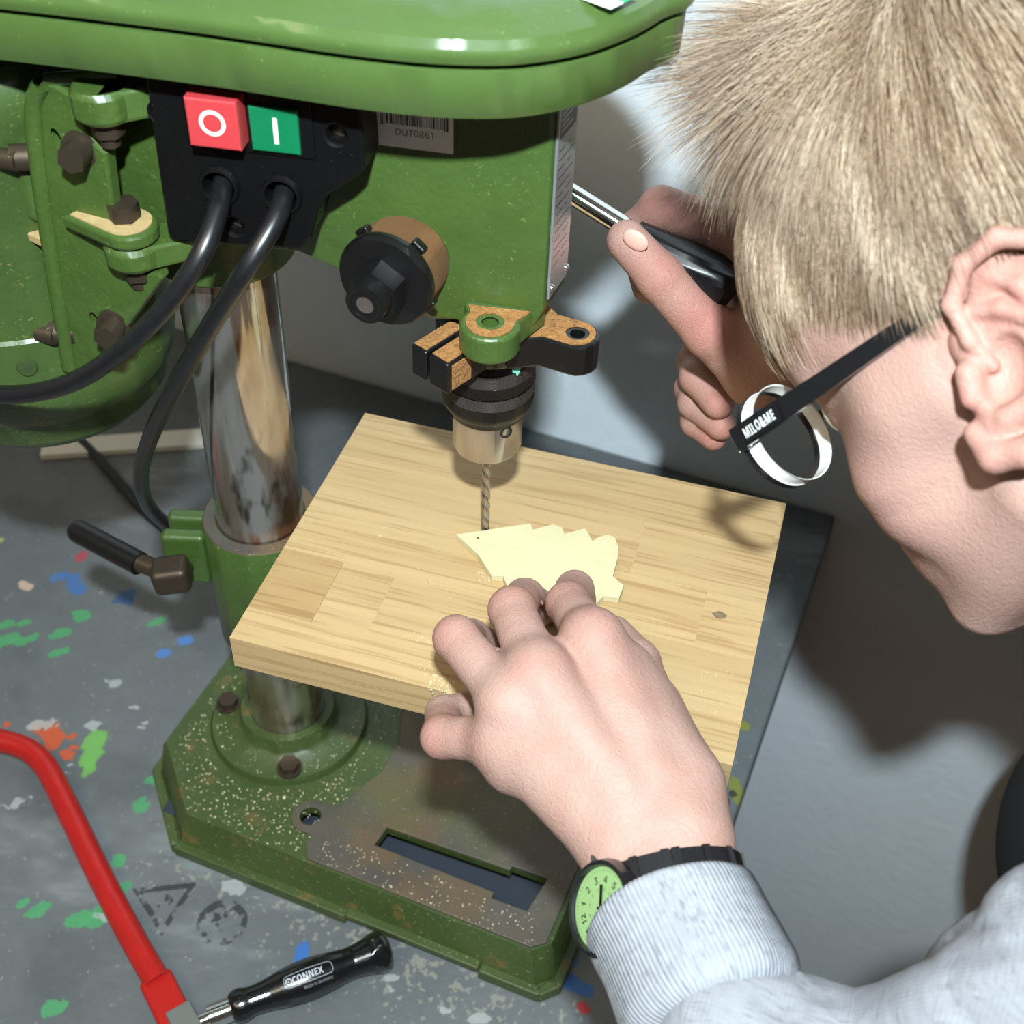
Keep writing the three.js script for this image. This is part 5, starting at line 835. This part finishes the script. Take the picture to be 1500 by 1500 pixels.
// ------------------------------------------------------------------ eyeglasses on the boy's nose
{
  const gl = thing('eyeglasses', 'black and white framed eyeglasses worn by the boy', 'glasses');
  const T = g => g.applyMatrix4(HM), mB = phy({ color: rgb(20, 20, 22), roughness: 0.3, clearcoat: 0.3 }), mW = phy({ color: rgb(238, 238, 230), roughness: 0.3, clearcoat: 0.3 });
  const ell = (rx, ry) => { const s = new THREE.Shape(); s.absellipse(0, 0, rx, ry, 0, 6.2832, false, 0); return s; };
  const rim = (s, z0, z1, o) => { const sh = ell(29 + o, 26 + o), k = new THREE.Path(); k.absellipse(0, 0, 22.4, 19.4, 0, 6.2832, true, 0); sh.holes.push(k); return T(new THREE.ExtrudeGeometry(sh, { depth: z1 - z0 - 1, bevelEnabled: true, bevelSize: 0.5, bevelThickness: 0.5, bevelOffset: -0.5, bevelSegments: 2, curveSegments: 48 }).translate(s * 38, 1, z0 + 0.5)); };
  const fr = mesh('front_frame', merge([rim(1, 1.2, 4.0, 0.6), rim(-1, 1.2, 4.0, 0.6), T(new RoundedBoxGeometry(15, 4, 4, 2, 1.2).translate(0, 5, 2.4)), T(new RoundedBoxGeometry(9, 9, 5, 2, 1.2).translate(61, 5, 1)), T(new RoundedBoxGeometry(9, 9, 5, 2, 1.2).translate(-61, 5, 1))]), mB, gl);
  mesh('inner_rims', merge([rim(1, -4.6, 1.3, 0), rim(-1, -4.6, 1.3, 0)]), mW, fr).userData.label = 'white back of the rims';
  for (const s of [1, -1]) mesh('lens', T(new THREE.ExtrudeGeometry(ell(22.8, 19.8), { depth: 1.2, bevelEnabled: false, curveSegments: 48 }).translate(s * 38, 1, 0.4)), phy({ color: rgb(214, 200, 196), transmission: 1, roughness: 0.02, ior: 1.5, thickness: 0 }), gl);
  for (const s of [1, -1]) {
    const path = [[65.5, 5.5, 1.5, 4.4], [67.5, 6, -14, 4.3], [70.5, 7, -45, 3.6], [73, 8.5, -78, 3.0], [72.5, 9, -90, 2.8], [68, 8, -102, 2.8], [66, -8, -116, 2.8], [66, -22, -124, 2.4]];
    const loops = path.map(([x, y, z, h], i) => { const dn = i > 4 ? 0.75 : 0; return [[-1.6, -h], [1.6, -h], [1.6, h], [-1.6, h]].map(q => V(s * (x + q[0]), y + q[1] * Math.cos(dn), z + q[1] * Math.sin(dn)).applyMatrix4(HM)); });
    const tm = mesh('temple', loft(s > 0 ? loops : loops.map(l => l.reverse())), mB, gl);
    if (s > 0) {                                   // brand name on the left temple
      const P = (z, y) => V(mix(67.25, 70.0, (-z - 1) / 30) + 1.72, y, z).applyMatrix4(HM), g = new THREE.BufferGeometry(), q = [P(-5, 2.0), P(-24, 2.9), P(-24, 9.9), P(-5, 9.0)];
      g.setAttribute('position', new THREE.Float32BufferAttribute(q.flatMap(v => v.toArray()), 3)); g.setAttribute('uv', new THREE.Float32BufferAttribute([0, 0, 1, 0, 1, 1, 0, 1], 2)); g.setIndex([0, 1, 2, 0, 2, 3]); g.computeVertexNormals();
      mesh('lettering', g, phy({ roughness: 0.3, map: canvasTex(512, 190, (x, W, H) => { x.fillStyle = '#141416'; x.fillRect(0, 0, W, H); x.fillStyle = '#d8d8d4'; x.font = 'bold 128px sans-serif'; x.save(); x.scale(0.72, 1.12); x.fillText('MILO&ME', 14, 130); x.restore(); }) }), tm);
    }
  }
}
// ------------------------------------------------------------------ wrist watch
{
  const w = thing('wristwatch', 'black plastic wristwatch with a pale green dial on the wrist', 'watch');
  const ax = foreL.clone().sub(wristL1.clone().lerp(wristL2, 0.5)).normalize(), c = atD(980, 1312, 0.4575);
  const e1 = V().crossVectors(ax, cF).normalize(); if (e1.dot(cR) < 0) e1.negate(); const e2 = V().crossVectors(ax, e1).normalize(); if (e2.dot(cF) > 0) e2.negate();   // e1 right, e2 towards the camera
  const rx = 0.0262, ry = 0.0205, N = 96;
  const mP = phy({ color: rgb(22, 22, 24), roughness: 0.32, clearcoat: 0.3 });
  const band = (a0, a1, wd, off, th) => { const loops = []; for (let i = 0; i <= N; i++) { const t = mix(a0, a1, i / N), u = V().addScaledVector(e1, Math.cos(t)).addScaledVector(e2, Math.sin(t)), b = c.clone().addScaledVector(e1, rx * Math.cos(t)).addScaledVector(e2, ry * Math.sin(t)); loops.push([[-wd, off], [wd, off], [wd, off + th], [-wd, off + th]].map(q => b.clone().addScaledVector(ax, q[0]).addScaledVector(u, q[1]))); } return loft(loops); };
  const strap = mesh('strap', band(-2.4, 2.3, 0.0085, -0.0002, 0.0024), mP, w);
  for (const t of [1.95, 1.55, 1.42, 1.02, 0.62]) mesh('strap_rib', (() => { const a = t - 0.05, b = t + 0.05; const loops = []; for (let i = 0; i <= 6; i++) { const k = mix(a, b, i / 6), u = V().addScaledVector(e1, Math.cos(k)).addScaledVector(e2, Math.sin(k)), q0 = c.clone().addScaledVector(e1, rx * Math.cos(k)).addScaledVector(e2, ry * Math.sin(k)); loops.push([[-0.0088, 0.001], [0.0088, 0.001], [0.0088, 0.0031], [-0.0088, 0.0031]].map(q => q0.clone().addScaledVector(ax, q[0]).addScaledVector(u, q[1]))); } return loft(loops); })(), mP, strap);
  mesh('buckle', band(-0.12, 0.10, 0.0095, 0.0018, 0.0012), mChrome, w);
  const n = e1.clone().multiplyScalar(-0.74).addScaledVector(e2, 0.66).normalize(), cc = c.clone().addScaledVector(e1, -0.0218).addScaledVector(e2, 0.0100).addScaledVector(ax, 0.004);
  const cs = mesh('case', latheAB(cc.clone().addScaledVector(n, -0.004), n, [[0, 0], [0.0150, 0], [0.0170, 0.002], [0.0172, 0.006], [0.0162, 0.0088], [0.0148, 0.0092], [0.0142, 0.0078]], 64), mP, w);
  const e3 = ax.clone().negate().addScaledVector(n, ax.dot(n)).normalize(), e12 = V().crossVectors(n, e3).normalize();
  const dial = new THREE.CircleGeometry(0.0143, 64).applyMatrix4(new THREE.Matrix4().makeBasis(e3, e12, n).setPosition(cc.clone().addScaledVector(n, 0.0036)));
  mesh('dial', dial, std({ roughness: 0.5, map: canvasTex(512, 512, (x, W) => {
    x.fillStyle = '#93b476'; x.fillRect(0, 0, W, W); x.fillStyle = '#1c221a'; x.textAlign = 'center'; x.textBaseline = 'middle';
    x.font = 'bold 62px sans-serif'; for (let i = 1; i <= 12; i++) { const a = i / 12 * 6.2832 - 1.5708; x.save(); x.translate(256 + 178 * Math.cos(a), 256 + 178 * Math.sin(a)); x.rotate(a + 1.5708); x.fillText(String(i), 0, 0); x.restore(); }
    x.font = '22px sans-serif'; for (let i = 1; i <= 12; i++) { const a = i / 12 * 6.2832 - 1.5708; x.fillText(String(i + 12), 256 + 116 * Math.cos(a), 256 + 116 * Math.sin(a)); }
    for (let i = 0; i < 60; i++) { const a = i / 60 * 6.2832; x.fillRect(256 + 232 * Math.cos(a) - 3, 256 + 232 * Math.sin(a) - 3, 6, 6); }
  }) }), cs);
  const hand = (ang, len, wd, col, z) => { const d = e3.clone().multiplyScalar(Math.sin(ang)).addScaledVector(e12, Math.cos(ang)), s = V().crossVectors(n, d); mesh('watch_hand', new THREE.BoxGeometry(wd, len, 0.0003).applyMatrix4(new THREE.Matrix4().makeBasis(s, d, n).setPosition(cc.clone().addScaledVector(n, z).addScaledVector(d, len * 0.42))), std({ color: rgb(...col), roughness: 0.6 }), cs); };
  hand(1.95, 0.0088, 0.0012, [196, 192, 184], 0.0042); hand(3.6, 0.0115, 0.0010, [196, 192, 184], 0.0046); hand(4.2, 0.012, 0.0005, [190, 40, 40], 0.005);
  mesh('crystal', latheAB(cc.clone().addScaledVector(n, 0.0056), n, [[0.0147, 0], [0.0146, 0.0006], [0, 0.0008]], 48), phy({ color: 0xffffff, transmission: 1, thickness: 0, roughness: 0.02, ior: 1.5 }), cs);
  mesh('crown', cylAB(cc.clone().addScaledVector(e3, 0.0165).addScaledVector(n, 0.001), cc.clone().addScaledVector(e3, 0.0198).addScaledVector(n, 0.001), 0.0024, 18), mChrome, cs);
  mesh('bezel', latheAB(cc.clone().addScaledVector(n, 0.0046), n, [[0.0165, 0], [0.0163, 0.0007], [0.0152, 0.0009]], 64), mP, cs);
}
renderer.render(scene, camera);
